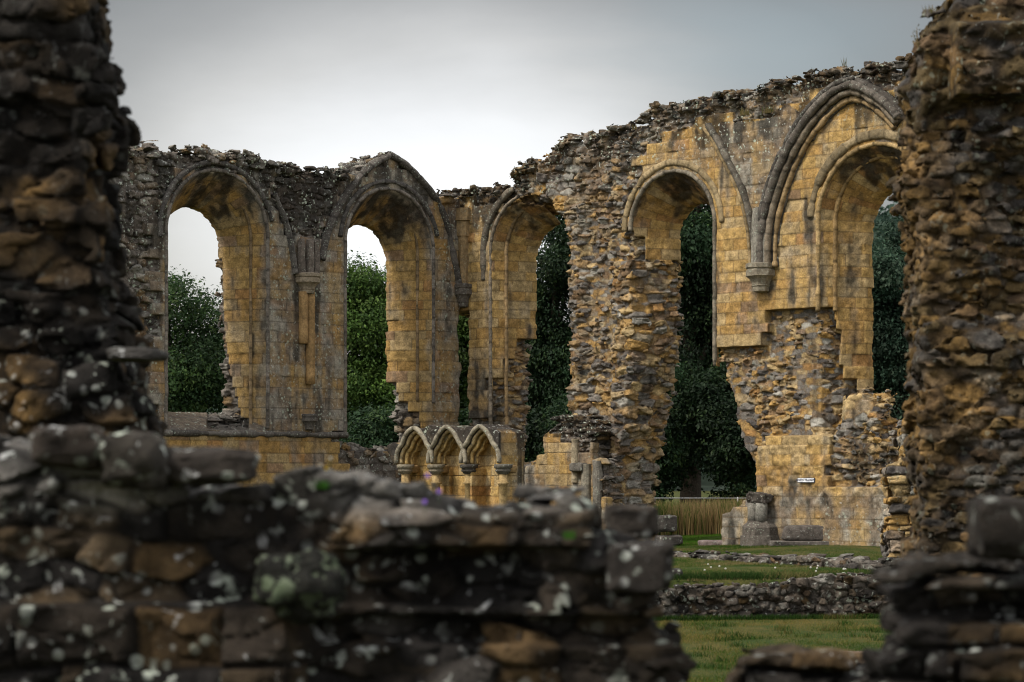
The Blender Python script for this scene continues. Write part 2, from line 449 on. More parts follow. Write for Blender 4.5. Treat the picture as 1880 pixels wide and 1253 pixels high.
# ------------------------------------------------------------------ ruin builder
class Ruin:
    """One masonry body: a solid in wall space, its faces worn into ashlar blocks or rubble, meshed by surface nets."""
    def __init__(s, fr, box, h, thick, seed):
        s.fr, s.h, s.T, s.seed = fr, h, thick, seed
        (s.u0, s.u1), (s.w0, s.w1), (s.z0, s.z1) = box
        s.u = np.arange(s.u0, s.u1, h[0]).astype(f32)
        s.w = np.arange(s.w0, s.w1, h[1]).astype(f32)
        s.z = np.arange(s.z0, s.z1, h[2]).astype(f32)
        s.U2, s.Z2 = np.meshgrid(s.u, s.z, indexing='ij')
        s.rub_px, s.ash_px = [], None
        s.wins = []
        s.cz = courses(s.z0 - 0.13, s.z1 + 1, .19, .265, seed)
        s.bw = .50
        s.vs = (.24, .24, .135)     # rubble stone size
        s.prot = (-.05, .09)
        s.rec = .17
        s.edge = .06
        s.rubtop = None
        s.colour = None
        s.extra = []
        s.coursed, s.rgh, s.allrub, s.core = False, .020, False, True
        s.czr, s.bwr, s.mixed = None, None, False
        s.fsz, s.fa, s.rough, s.kw, s.crusttop = (.12, .07), .035, None, .16, None
    def win(s, uc, af, zf, ab, zb, sill_f, sill_b, flat=.24): s.wins.append((uc, af, zf, ab, zb, sill_f, sill_b, flat))
    def winsdf(s, u, w_, z):
        r = np.full(np.broadcast(u, w_, z).shape, 9, f32); which = np.full(r.shape, -1, np.int8)
        for n, (uc, af, zf, ab, zb, sf, sb, flat) in enumerate(s.wins):
            t = np.clip(-w_ / (s.T - flat), 0, 1)
            a = af + (ab - af) * t; zs = zf + (zb - zf) * t; si = sf + (sb - sf) * t
            zz = np.maximum(z - zs, 0)
            d = np.maximum(np.hypot(u - uc, zz) - a, si - z)
            which = np.where(d < r, n, which); r = np.minimum(r, d)
        return r, which
    def is_rub(s, u, w_, z, bu=None, bz=None):
        """Rubble where the facing has fallen (zones traced on the photograph, block by block)."""
        x, y = s.fr.px(u if bu is None else bu, w_, z if bz is None else bz)
        r = np.zeros(x.shape, bool)
        if s.allrub: return ~r
        if s.ash_px is not None: r |= ~pip(x, y, s.ash_px)
        for pg in s.rub_px: r |= pip(x, y, pg)
        return r
    def zone(s, u, w_, z):
        """-> reveal window index (-1 none), block edge distance, id, rubble flag at points."""
        wd, wi = s.winsdf(u, w_, z)
        rev = (wd < .36) & (w_ < .02 - 0.0 * w_)
        rev &= (np.abs(wd) < -w_ + .03)
        p = np.where(rev, w_ * 1.0 + 30, u)
        zz = z.copy()
        for n, (uc, af, zf, ab, zb, sf, sb, flat) in enumerate(s.wins):
            k = rev & (wi == n) & (z > zf)
            th = np.arctan2(z[k] - zf, u[k] - uc)
            zz[k] = np.where(th < math.pi / 2, zf + th * af, zf + (math.pi - th) * af)
        e, cid, pc, zc = blocks(p, zz, s.cz, s.bw, s.seed + 5)
        cid = cid + np.where(rev, 9000, 0) * 67108864
        bu = np.where(rev, u, pc); bz = np.where(rev & (zz != z), z, zc)
        rub = s.is_rub(u, np.where(rev, w_, 0), z, bu, bz)
        inner = (w_ < -.22) & ~rev & s.core
        return rev, wi, e, cid, rub | inner, inner
    def warp(s, u, w_, z):
        n = fbm(u, w_, z, 2.2, s.seed + 30, 2)
        m = fbm(u + 40, w_, z, 2.2, s.seed + 31, 2)
        return u + .05 * n, w_ + .03 * m, z + .045 * m
    def pattern(s, u, w_, z):
        """Rubble: (distance to the stone's edge 0..1, id, displacement)."""
        if callable(s.coursed):
            m = s.coursed(u, z); r0 = [np.zeros(len(u), f32), np.zeros(len(u), np.int64), np.zeros(len(u), f32)]
            cs = s.coursed
            for flag, q in ((True, m), (False, ~m)):
                if not q.any(): continue
                s.coursed = flag
                for dst, src in zip(r0, s.pattern(u[q], w_[q], z[q])): dst[q] = src
            s.coursed = cs
            return tuple(r0)
        uw, ww, zw = s.warp(u, w_, z)
        n9 = fbm(u, w_, z, 9.0, s.seed + 11, 3); n4 = fbm(u, w_, z, 3.6, s.seed + 12, 2)
        fo, ft, fd = facets(uw + .8 * ww, zw + .15 * ww, s.fsz, s.seed + 40)
        chip = s.fa * (.7 * fo + 1.5 * ft) - .35 * s.fa * (1 - sm(fd, .0, .14))
        if s.coursed:
            e, c2, pc, zc = blocks(uw + .55 * ww, zw + .04 * vn(uw * 1.3, ww * 1.3, zw * .9, s.seed + 45), s.cz if s.czr is None else s.czr, s.bwr or s.bw, s.seed + 5, .46)
            d = e * 8.0
            k = sm(e + .008 * n9, .0, .026)
            h = idh(c2, 13)
            tl = (idh(c2, 14) - .5) * (uw + .55 * ww - pc) * .22 + (idh(c2, 15) - .55) * (zw - zc) * .5
            return d, c2, (s.prot[0] + (s.prot[1] - s.prot[0]) * h) * k + tl * k - s.edge * (1 - k) + s.rgh * n9 + .02 * n4 + chip * (.35 + .65 * k)
        if s.mixed:
            q_ = np.where(fbm(u, w_, z, .75, s.seed + 60, 2) > .10, f32(.58), f32(1.0))
            uw, ww, zw = uw * q_, ww * q_, zw * q_
        d, c2, ox, oz = voro(uw, ww, zw, s.vs, s.seed + 20)
        k = sm(d + .07 * n9, .02, s.kw)
        h = idh(c2, 13)
        tl = (idh(c2, 14) - .5) * ox * .08 + (idh(c2, 15) - .62) * oz * .10
        return d, c2, (s.prot[0] + (s.prot[1] - s.prot[0]) * h ** 1.7) * k + tl * k - s.edge * (1 - k) + s.rgh * n9 + (.05 if s.mixed else .03) * n4 + chip
    def build_field(s, outline, holes=None, front=None):
        U2, Z2 = s.U2, s.Z2
        out2 = psdf(U2, Z2, outline)
        out2 += .045 * fbm(U2, 0 * U2, Z2, 2.3, s.seed + 3, 3)
        for hp in holes or []: out2 = np.maximum(out2, -psdf(U2, Z2, hp) + .03 * fbm(U2, 0 * U2 + 3, Z2, 2.5, s.seed + 4, 2))
        fr2 = np.zeros_like(U2) if front is None else front(U2, Z2).astype(f32)
        u3, w3, z3 = s.u[:, None, None], s.w[None, :, None], s.z[None, None, :]
        S = np.maximum(out2[:, None, :], w3 - fr2[:, None, :])
        S = np.maximum(S, -s.T - w3)
        if s.wins:
            for n, (uc, af, zf, ab, zb, sf, sb, flat) in enumerate(s.wins):
                i0, i1 = np.searchsorted(s.u, [uc - af - .5, uc + af + .5])
                wd, _ = s._one(n, s.u[i0:i1, None, None], w3, z3)
                S[i0:i1] = np.maximum(S[i0:i1], -wd)
        for f in s.extra: S = f(S, u3, w3, z3)
        # band near the surface: recess, blocks, stones (in chunks)
        band = (S > -.40) & (S < .20)
        ii, jj, kk = [a_.astype(np.int16) for a_ in np.nonzero(band)]
        del band
        for st in range(0, len(ii), 600000):
            i, j, k = ii[st:st + 600000], jj[st:st + 600000], kk[st:st + 600000]
            S[i, j, k] = s._wear(s.u[i], s.w[j], s.z[k], S[i, j, k], out2[i, k])
        return S
    def _wear(s, u, w_, z, Sb, o2):
        res = Sb.copy()
        back = w_ < -s.T + .12
        m = (~back & ((w_ > -.62) | (Sb > -.26))) | (np.abs(Sb) < .1)
        u, w_, z, Sb, o2 = u[m], w_[m], z[m], Sb[m], o2[m]
        rev, wi, e, cid, rub, inner = s.zone(u, w_, z)
        rr = rub & ~inner
        if rr.any():            # recess only the faces, not the silhouette
            a, b, c = u[rr], w_[rr], z[rr]
            rec = s.rec * (1 + .45 * fbm(a, b, c, .9, s.seed + 8, 2))
            if s.rubtop is not None: rec = rec * s.rubtop(a, c)
            Sb[rr] = np.where(o2[rr] > 0, Sb[rr], np.maximum(o2[rr], Sb[rr] + rec))
        disp = np.zeros_like(Sb)
        near = np.abs(Sb) < .16
        a = near & ~rub
        ea = e[a]
        hb = idh(cid[a], 11)
        disp[a] = (-.011 * (1 - sm(ea, .003, .011)) + .009 * (hb - .5)
                   + (.011 if s.rough is None else .011 + .02 * s.rough(u[a], z[a])) * fbm(u[a], w_[a], z[a], 7.0, s.seed + 9, 3)
                   - .035 * sm(idh(cid[a], 12), .86, 1.0) * (.35 + .65 * sm(fbm(u[a], w_[a], z[a], 4.0, s.seed + 10, 2), -.4, .5)))
        r = near & rub
        if r.any(): disp[r] = s.pattern(u[r], w_[r], z[r])[2]
        res[m] = Sb - disp
        return res
    def _one(s, n, u, w_, z):
        uc, af, zf, ab, zb, sf, sb, flat = s.wins[n]
        t = np.clip(-w_ / (s.T - flat), 0, 1)
        a = af + (ab - af) * t; zs = zf + (zb - zf) * t; si = sf + (sb - sf) * t
        return np.maximum(np.hypot(u - uc, np.maximum(z - zs, 0)) - a, si - z).astype(f32), None
    def mesh(s, S):
        V, Fq = drop_crumbs(*surface_nets(S, (s.u0, s.w0, s.z0), s.h))
        if s.fr.det < 0: Fq = Fq[:, ::-1]
        u, w_, z = V[:, 0], V[:, 1], V[:, 2]
        rev, wi, e, cid, rub, inner = s.zone(u, w_, z)
        d = np.ones(len(u), f32); c2 = cid.copy()
        r = rub
        if r.any(): d[r], c2[r], _ = s.pattern(u[r], w_[r], z[r])
        s.info = dict(u=u, w=w_, z=z, rev=rev, wi=wi, e=e, cid=c2, rub=rub, d=d, inner=inner)
        col = s.colour(s, s.info)
        P = s.fr.world(u, w_, z)
        return P, Fq, col
    def parts(s, P, Fq, col, names, lab, mat, parent):
        """Split the faces by an integer label per face into one mesh per part."""
        res = {}
        for n, nm in names.items():
            f = Fq[lab == n]
            if not len(f): continue
            ids, inv = np.unique(f, return_inverse=True)
            res[n] = mesh_obj(nm, P[ids], inv.reshape(f.shape), mat, parent, col[ids])
        return res

def coping(R, path, n, seed, lo=.10, hi=.27, skip=None):
    """Big stones bedded along a ragged wall top, joined to the solid."""
    rr = random.Random(seed); path = sorted(path); us = [p[0] for p in path]; zs = [p[1] for p in path]
    def f(S, u3, w3, z3):
        for _ in range(n):
            uc = rr.uniform(max(R.u0 + .4, us[0]), min(R.u1 - .4, us[-1])); zc = float(np.interp(uc, us, zs)) + rr.uniform(-.12, .03); wc = rr.choice((-.08, -.12, rr.uniform(-.9, -.1)))
            r = (rr.uniform(lo, hi), rr.uniform(lo, hi * .8), rr.uniform(lo * .6, hi * .55)); tl = rr.uniform(-.25, .25)
            i0, i1 = np.searchsorted(R.u, [uc - r[0] - .1, uc + r[0] + .1]); j0, j1 = np.searchsorted(R.w, [wc - r[1] - .1, wc + r[1] + .1]); k0, k1 = np.searchsorted(R.z, [zc - r[2] - .15, zc + r[2] + .15])
            if skip and skip[0] < uc < skip[1]: continue
            if i1 <= i0 or j1 <= j0 or k1 <= k0: continue
            a = np.abs((u3[i0:i1] - uc) / r[0]); b = np.abs((w3[:, j0:j1] - wc) / r[1]); c = np.abs((z3[:, :, k0:k1] - zc + tl * (u3[i0:i1] - uc)) / r[2])
            d = ((a ** 3.2 + b ** 3.2 + c ** 3.2) ** (1 / 3.2) - 1) * min(r)
            S[i0:i1, j0:j1, k0:k1] = np.minimum(S[i0:i1, j0:j1, k0:k1], d)
        return S
    R.extra.append(f)
def weather(s, I, ash_pal, rub_pal, mort, g_ash, g_rub, dark_top):
    """Colour of each point: block or stone tint, greyed and stained by exposure, arch heads darkened for soffit shade."""
    u, w_, z = I['u'], I['w'], I['z']
    n = len(u)
    h = idh(I['cid'], 41); h2 = idh(I['cid'], 42)
    A = pick(h, ash_pal); R = pick(h, rub_pal)
    c = np.where(I['rub'][:, None], R, A) * np.where(I['rub'], 0.78 + 0.44 * h2, .88 + .24 * h2)[:, None]
    big = fbm(u, w_, z, .8, s.seed + 51, 3); med = fbm(u, w_, z, 3.2, s.seed + 52, 3)
    streak = fbm(u * 5, w_ * 5, z * .55, 1.0, s.seed + 53, 3)
    ga = np.clip(g_ash + .50 * big + .32 * med + .42 * streak + (.32 * (h2 - .5)), 0, 1)
    gr = np.clip(g_rub + .22 * big + .25 * med + .8 * (idh(I['cid'], 43) - .5), 0, 1)
    g = np.where(I['rub'], gr, ga)
    grey = lerp(np.tile(PUR, (n, 1)), np.tile(LGR * .8, (n, 1)), sm(med + .6 * (h - .5), -.2, .7))
    c = lerp(c, grey, g * .88)
    # dark crust, and the soffit shade painted into the arch heads
    k = sm(dark_top + .40 * big + .32 * med + .50 * streak, .38, .85)
    c = c * (1 - .72 * k)[:, None]
    # joints and mortar
    j = np.where(I['rub'], (1 - sm(I['d'], .02, .16)) * .6, (1 - sm(I['e'], .003, .013)) * .60)
    c = lerp(c, np.broadcast_to(mort, (n, 3)), j)
    return c

# ------------------------------------------------------------------ swept mouldings, lathes, boxes
def sweep(mb, path, lat, outw, prof, c, seed=0, joint=.33, rough=.011, tint=.34):
    """Sweep a closed profile [(lateral, outward)...] along a polyline; dark worn joints every so often, each voussoir its own tint."""
    path = np.asarray(path, float)
    d = np.linalg.norm(np.diff(path, axis=0), axis=1); L = np.concatenate([[0], np.cumsum(d)])
    n = max(2, int(L[-1] / .045))
    t = np.linspace(0, L[-1], n + 1)
    P = np.stack([np.interp(t, L, path[:, i]) for i in range(3)], -1)
    A = np.stack([np.interp(t, L, np.asarray(lat)[:, i]) for i in range(3)], -1)
    A /= np.linalg.norm(A, axis=1)[:, None]
    B = np.tile(np.asarray(outw, float), (n + 1, 1))
    pr = np.asarray(prof, float); m = len(pr)
    k = np.floor(t / joint).astype(int); fr_ = t / joint - k
    jn = (np.minimum(fr_, 1 - fr_) * joint < .022)
    off = (H(k, 0, 0, seed + 3) - .5) * .012
    ctr = pr.mean(0)
    V = np.zeros((n + 1, m, 3))
    for i in range(m):
        x = ctr[0] + (pr[i, 0] - ctr[0]) * np.where(jn, .96, 1.0) + off * .6
        y = ctr[1] + (pr[i, 1] - ctr[1]) * np.where(jn, .96, 1.0) + off * .6
        V[:, i] = P + A * x[:, None] + B * y[:, None]
    fl = V.reshape(-1, 3)
    chip = np.repeat(.32 * sm(fbm(P[:, 0], P[:, 1], P[:, 2], 3.0, seed + 11, 2), .25, .7), m)[:, None]
    fl += (np.repeat(P + A * ctr[0] + B * (ctr[1] - .02), m, 0) - fl) * chip
    for ax in range(3): fl[:, ax] += rough * (.6 if ax < 2 else 1.) * fbm(fl[:, 0] + ax * 31, fl[:, 1], fl[:, 2], 9.0, seed + 7, 2)
    Q = []
    i = np.arange(n)[:, None]; j = np.arange(m)[None]
    Q = np.stack([i * m + j, i * m + (j + 1) % m, (i + 1) * m + (j + 1) % m, (i + 1) * m + j], -1).reshape(-1, 4)
    tn = (1 - tint + 2 * tint * H(k, 1, 0, seed + 4)) * np.where(jn, .5, 1)
    cc = np.repeat(np.asarray(c)[None, :] * np.concatenate([np.repeat(tn[:, None], 3, 1), np.ones((n + 1, 1))], 1) if len(c) == 4 else np.asarray(c)[None] * tn[:, None], m, 0)
    T = [[0, a + 1, a] for a in range(1, m - 1)] + [[n * m, n * m + a, n * m + a + 1] for a in range(1, m - 1)]
    mb.add(fl, Q, T, cc)
def roll(x, y, r, k=7): return [(x + r * math.cos(2 * math.pi * i / k), y + r * math.sin(2 * math.pi * i / k)) for i in range(k)]
def wall_path(fr, uz, w_=0.0, close_n=None):
    """Polyline on a wall face -> world points and in-plane lateral directions."""
    uz = np.asarray(uz, float)
    # smooth resample (Catmull-Rom)
    pts = []
    for i in range(len(uz) - 1):
        p0, p1, p2, p3 = uz[max(i - 1, 0)], uz[i], uz[i + 1], uz[min(i + 2, len(uz) - 1)]
        for t in np.linspace(0, 1, 8, endpoint=False):
            pts.append(.5 * (2 * p1 + (p2 - p0) * t + (2 * p0 - 5 * p1 + 4 * p2 - p3) * t * t + (3 * p1 - p0 - 3 * p2 + p3) * t ** 3))
    pts.append(uz[-1]); pts = np.array(pts)
    tg = np.gradient(pts, axis=0); tg /= np.linalg.norm(tg, axis=1)[:, None] + 1e-9
    la = np.stack([-tg[:, 1], tg[:, 0]], -1)
    P = fr.world(pts[:, 0], w_ + 0 * pts[:, 0], pts[:, 1])
    A = np.stack([la[:, 0] * fr.du[0], la[:, 0] * fr.du[1], la[:, 1]], -1)
    return P, A
def n3(fr): return np.array([fr.n[0], fr.n[1], 0.0])
def lathe(mb, c, prof, k=8, c4=(.2, .15, .1, .1), rot=.39, sq=1.0, seed=0, rough=.006, ax=None):
    """Stacked rings [(radius, z)...] round a vertical axis at c=(x,y)."""
    V, m = [], len(prof)
    for r, z in prof:
        for i in range(k):
            a = rot + 2 * math.pi * i / k
            V.append((c[0] + r * math.cos(a), c[1] + r * math.sin(a), z))
    V = np.array(V)
    for ax_ in range(3): V[:, ax_] += rough * fbm(V[:, 0] + ax_ * 9, V[:, 1], V[:, 2], 8.0, seed + 5, 2)
    Q = [[i * k + j, i * k + (j + 1) % k, (i + 1) * k + (j + 1) % k, (i + 1) * k + j] for i in range(m - 1) for j in range(k)]
    T = [[0, j + 1, j] for j in range(1, k - 1)] + [[(m - 1) * k, (m - 1) * k + j, (m - 1) * k + j + 1] for j in range(1, k - 1)]
    zc = V[:, 2]
    cc = np.tile(np.asarray(c4, float), (len(V), 1)); cc[:, :3] *= (.8 + .4 * H(np.floor(zc / .3).astype(int), 0, 0, seed))[:, None]
    mb.add(V, Q, T, cc)
def lump(mb, c, r, seed, c4, nu=28, nv=18, boxy=.55, amp=.16, rz=0.0):
    """A worn stone: a superellipsoid roughened by noise."""
    th = np.linspace(0, 2 * math.pi, nu, endpoint=False); ph = np.linspace(-math.pi / 2, math.pi / 2, nv)
    T_, P_ = np.meshgrid(th, ph)
    sp = lambda x: np.sign(x) * np.abs(x) ** boxy
    x = sp(np.cos(P_)) * sp(np.cos(T_)); y = sp(np.cos(P_)) * sp(np.sin(T_)); z = sp(np.sin(P_))
    x, y, z = x.ravel(), y.ravel(), z.ravel()
    k = 1 + amp * fbm(x + seed * 3.1, y, z, 1.1, seed, 2) + amp * .45 * fbm(x, y + seed, z, 3.4, seed + 9, 3)
    x, y, z = x * k * r[0], y * k * r[1], z * k * r[2]
    ca, sa = math.cos(rz), math.sin(rz)
    V = np.stack([c[0] + x * ca - y * sa, c[1] + x * sa + y * ca, c[2] + z], -1)
    i = np.arange(nv - 1)[:, None]; j = np.arange(nu)[None]
    Q = np.stack([i * nu + j, i * nu + (j + 1) % nu, (i + 1) * nu + (j + 1) % nu, (i + 1) * nu + j], -1).reshape(-1, 4)
    cc = np.tile(np.asarray(c4, float), (len(V), 1))
    cc[:, :3] *= (1 + .45 * fbm(V[:, 0], V[:, 1], V[:, 2], 2.2 / max(r), seed + 4, 3))[:, None].clip(.35, 1.8)
    mb.add(V, Q, None, cc)
exec_sections = []
# ------------------------------------------------------------------ the two transept walls
s2 = 1 / math.sqrt(2)
CORNER = (-1.13, 55.5)
FA = Frame(CORNER, (-s2, -s2), (s2, -s2))
FB = Frame(CORNER, (s2, -s2), (-s2, -s2))
def poly_px(fr, pts, w_=0.0): return [fr.at(x, y, w_) for x, y in pts]
def arc(uc, zs, a, t0, t1, n=22): return [(uc + a * math.cos(t), zs + a * math.sin(t)) for t in np.linspace(t0, t1, n)]
GREY4, DARK4, WARM4, PALE4 = (.14, .125, .11, .5), (.065, .058, .052, .6), (.27, .175, .085, .08), (.24, .21, .165, .3)

def build_wall_a():
    R = Ruin(FA, ((-.15, 10.7), (-1.22, .36), (-.12, 9.0)), (.023, .030, .023), 1.1, 3)
    top = [(140, 272), (215, 277), (300, 276), (345, 281), (362, 282), (395, 286), (432, 293), (442, 292), (468, 299), (482, 309), (510, 309), (520, 316), (545, 317),
           (562, 323), (580, 311), (600, 317), (612, 329), (642, 324), (680, 298), (714, 282), (744, 298), (780, 333), (806, 363), (824, 364), (846, 351)]
    right = [(846, 570), (841, 600), (846, 680), (843, 760), (842, 800)]
    out = poly_px(FA, top) + poly_px(FA, right)
    ur = out[-1][0]
    out += [(ur, -.5), (10.9, -.5), (10.9, out[0][1])]
    R.win(7.09, 1.29, 6.50, .87, 6.27, 2.42, 2.80)
    R.win(2.25, 1.28, 6.53, .85, 6.27, 2.15, 2.30)
    coping(R, poly_px(FA, top), 64, 5, .12, .30, (.7, 3.5))
    R.ash_px = [(286, 430), (300, 365), (340, 318), (395, 303), (445, 320), (480, 354), (505, 392), (530, 440), (588, 440), (604, 395), (648, 332), (715, 283), (775, 330), (812, 362), (870, 355),
                (870, 1100), (772, 1100), (772, 795), (622, 795), (648, 830), (690, 880), (720, 1100), (200, 1100), (200, 800), (286, 795)]
    R.rub_px = [[(388, 480), (408, 484), (412, 600), (424, 690), (445, 770), (470, 790), (380, 790)],
                [(685, 700), (728, 712), (734, 742), (762, 752), (772, 770), (772, 900), (625, 900), (620, 795), (690, 795)]]
    R.vs = (.29, .26, .155); R.prot = (-.04, .075); R.edge = .055; R.fa = .055; R.kw = .13
    R.rubtop = lambda u, z: (.35 + .65 * sm(-z, -6.0, -3.0)) * (1 - .7 * sm(u, 5.6, 5.8) * sm(-u, -7.2, -7.0) * (z > 2.6))
    ap = [(3, OCH * .9), (3, HON * .9), (2, BUF * .85), (.6, RUS), (1., BRN * 1.5)]
    rpal = [(3, GRY), (3, DGR), (2, BRN), (1, LGR * .8), (1.2, OCH * .55)]
    def colour(s, I):
        u, w_, z, rev = I['u'], I['w'], I['z'], I['rev']
        x, y = FA.px(u, w_, z)
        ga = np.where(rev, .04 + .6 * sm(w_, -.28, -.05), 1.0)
        ga = np.where(~rev & (x > 535) & (x < 588) & (y > 530), .50, ga)
        ga = np.where(~rev & (x > 588) & (x < 640) & (y > 480), .85, ga)
        ga = np.where(~rev & (x > 795) & (y > 440), .66, ga)
        ga = np.where(y > 800, .14, ga)
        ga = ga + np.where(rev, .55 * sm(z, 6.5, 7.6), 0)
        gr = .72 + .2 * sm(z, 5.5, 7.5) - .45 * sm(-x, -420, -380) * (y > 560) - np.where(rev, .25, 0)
        dt = np.where(rev,   .16 + .50 * sm(z, 6.5, 7.3), .24 * (y < 800) + .38 * sm(z, 5.8, 7.7))  # reveals: soffit shade painted in towards the arch head; elsewhere crust
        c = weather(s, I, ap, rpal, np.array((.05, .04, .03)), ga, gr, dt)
        sl_ = rev & (I['wi'] == 0) & (z < 2.42 + .38 * np.clip(-w_ / .86, 0, 1) + .07)
        c = lerp(c, np.broadcast_to(GRY * .7, c.shape), sl_ * .85)
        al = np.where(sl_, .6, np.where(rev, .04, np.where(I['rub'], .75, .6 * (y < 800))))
        return np.concatenate([c, al[:, None]], 1)
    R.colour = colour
    S = R.build_field(out)
    P, Fq, col = R.mesh(S); del S
    I = R.info; v0 = Fq[:, 0]
    rev, wi, rub, z = I['rev'][v0], I['wi'][v0], I['rub'][v0], I['z'][v0]
    lab = np.where(rub, 0, 1)
    lab = np.where(rev, 2 + wi, lab)
    sill = rev & (wi == 0) & (z < 2.42 + .38 * np.clip(-I['w'][v0] / .86, 0, 1) + .07)
    lab = np.where(sill, 4, lab)
    th = thing('ruined_wall', 'grey sandstone wall on the left with two tall round-headed windows open to the sky', 'wall', (*FA.world(4.5, 0, 0)[:2], 0))
    pt = R.parts(P, Fq, col, {1: 'ashlar_facing', 0: 'rubble_core'}, lab, STONE, th)
    wn_ = R.parts(P, Fq, col, {2: 'window_opening', 3: 'window_opening'}, lab, STONE, th)
    R.parts(P, Fq, col, {4: 'window_sill'}, lab, STONE, wn_[2])
    wn_[2]['label'] = 'round-headed window with a sloping grey sill'
    wn_[3]['label'] = 'round-headed window under a pointed gable moulding, its sill broken away'
    nA = n3(FA)
    def arch(mb, uc, zs, a, zl, zr, w_, prof, c, seed, t0=0, t1=math.pi, jl=True, jr=True):
        # u grows to the left here: angle 0 is the left side
        p = []
        if jl: p += [(uc + a, zz) for zz in np.linspace(zl, zs, 14, endpoint=False)]
        p += arc(uc, zs, a, t0, t1)
        if jr: p += [(uc - a, zz) for zz in np.linspace(zs, zr, 15)[1:]]
        Q, A = wall_path(FA, p, w_)
        sweep(mb, Q, A, nA, prof, c, seed)
    band = [(-.09, -.05), (-.09, .03), (-.05, .07), (.05, .07), (.09, .02), (.09, -.05)]
    for k, (uc, a, zs, zl, zr) in enumerate(((7.09, 1.29, 6.5, 2.45, 2.45), (2.25, 1.28, 6.53, 2.3, 3.1))):
        mb = MB(); arch(mb, uc, zs, a + .045, zl, zr, .0, roll(0, .0, .045), (.15, .13, .11, .35), 5 + k); mb.build('roll_moulding', STONE_FINE, wn_[2 + k])
        mb = MB(); arch(mb, uc, zs, a - .17, zl, zr + .05, -.30, roll(0, .0, .036), (.21, .15, .085, .1), 8 + k); mb.build('inner_moulding', STONE_FINE, wn_[2 + k])
        mb = MB(); arch(mb, uc, zs, a + .20, 0, 0, .0, [(x * .62, y * .8) for x, y in band], (.085, .077, .07, .5), 15 + k, .1 if k else -.1, math.pi - .25, False, False); mb.build('hood_mould', STONE_FINE, wn_[2 + k])
    # the vault's wall ribs, broken off
    ribp = [(-.085, -.06), (-.085, .03), (-.05, .06), (-.02, .11), (.035, .11), (.075, .04), (.085, -.06)]
    mb = MB()
    for k, pl in enumerate(([(590, 478), (600, 430), (622, 380), (650, 338), (680, 306), (716, 284)], [(714, 284), (745, 304), (780, 340), (805, 374), (822, 420), (834, 480), (842, 526)])):
        Q, A = wall_path(FA, poly_px(FA, pl)); sweep(mb, Q, A, nA, ribp, (.085, .075, .066, .6), 30 + k)
    mb.build('vault_rib', STONE_FINE, th)
    mb = MB(); Q, A = wall_path(FA, poly_px(FA, [(503, 356), (515, 385), (528, 425), (536, 468), (541, 503)])); sweep(mb, Q, A, nA, [(x * .8, y) for x, y in ribp], (.12, .11, .10, .6), 33); mb.build('vault_rib', STONE_FINE, th)
    # string course
    ua, za = FA.at(292, 795); ub, zb = FA.at(636, 799)
    mb = MB(); Q, A = wall_path(FA, [(ua + 1.5, za + .01), (ua, za), ((ua + ub) / 2, (za + zb) / 2), (ub, zb)]); sweep(mb, Q, A, nA, [(-.075, -.05), (-.06, .04), (-.02, .085), (.03, .085), (.07, .03), (.075, -.05)], (.095, .085, .075, .5), 36, .9); mb.build('string_course', STONE_FINE, th)
    # corbels and shafts
    def corbel(fr, x, yt, yb, wd, name, par, c4, sh=.02, seed=0):
        u, zt = fr.at(x, yt); _, zb_ = fr.at(x, yb)
        hh = zt - zb_; c = fr.world(u, sh, 0)[:2]
        mb = MB()
        lathe(mb, c, [(wd * .84, zt + .02), (wd, zt), (wd, zt - hh * .13), (wd * .90, zt - hh * .18), (wd * .97, zt - hh * .22), (wd * .97, zt - hh * .42), (wd * .86, zt - hh * .46),
                      (wd * .74, zt - hh * .52), (wd * .60, zt - hh * .64), (wd * .56, zt - hh * .74), (wd * .62, zt - hh * .76), (wd * .56, zt - hh * .80), (wd * .52, zt - hh * .96), (wd * .30, zt - hh)][::-1], 8, c4, math.pi / 8 + math.pi / 4, seed=seed)
        o = mb.build(name, STONE_FINE, par, False)
        return u, zt, zb_, c, o
    u, zt, zb_, c, o = corbel(FA, 561, 504, 541, .31, 'corbel', th, (.22, .18, .13, .35), .05, 3)
    mb = MB()
    for k, du_ in enumerate((-.20, 0.0, .19)):
        cc_ = FA.world(u + du_, .10 + (.05 if k == 1 else 0), 0)[:2]
        lathe(mb, cc_, [(.085, zt), (.095, zt + .35), (.08, zt + .62 + .1 * (k != 2)), (.075, zt + .70), (.07, zt + .74)], 6, (.12, .10, .085, .5), seed=k + 4, rough=.03)
    mb.build('rib_springer', STONE_FINE, th, False)
    for k, (du_, yl) in enumerate(((.11, 632), (-.09, 706))):
        cc_ = FA.world(u + du_, .055, 0)[:2]; _, zl = FA.at(561, yl)
        mb = MB(); lathe(mb, cc_, [(.10 if k == 0 else .12, zl), (.10 if k == 0 else .12, zb_ + .05)][::1] if False else [(.105, zl + (zb_ - zl) * t + .05 * t) for t in np.linspace(0, 1, 9)], 10, (.30, .19, .085, .05), seed=8 + k); mb.build('vault_shaft', STONE_FINE, th)
    corbel(FA, 566, 762, 790, .20, 'small_corbel', th, (.09, .08, .07, .4), .03, 6)
    return th, corbel

WALL_A, corbel = build_wall_a()

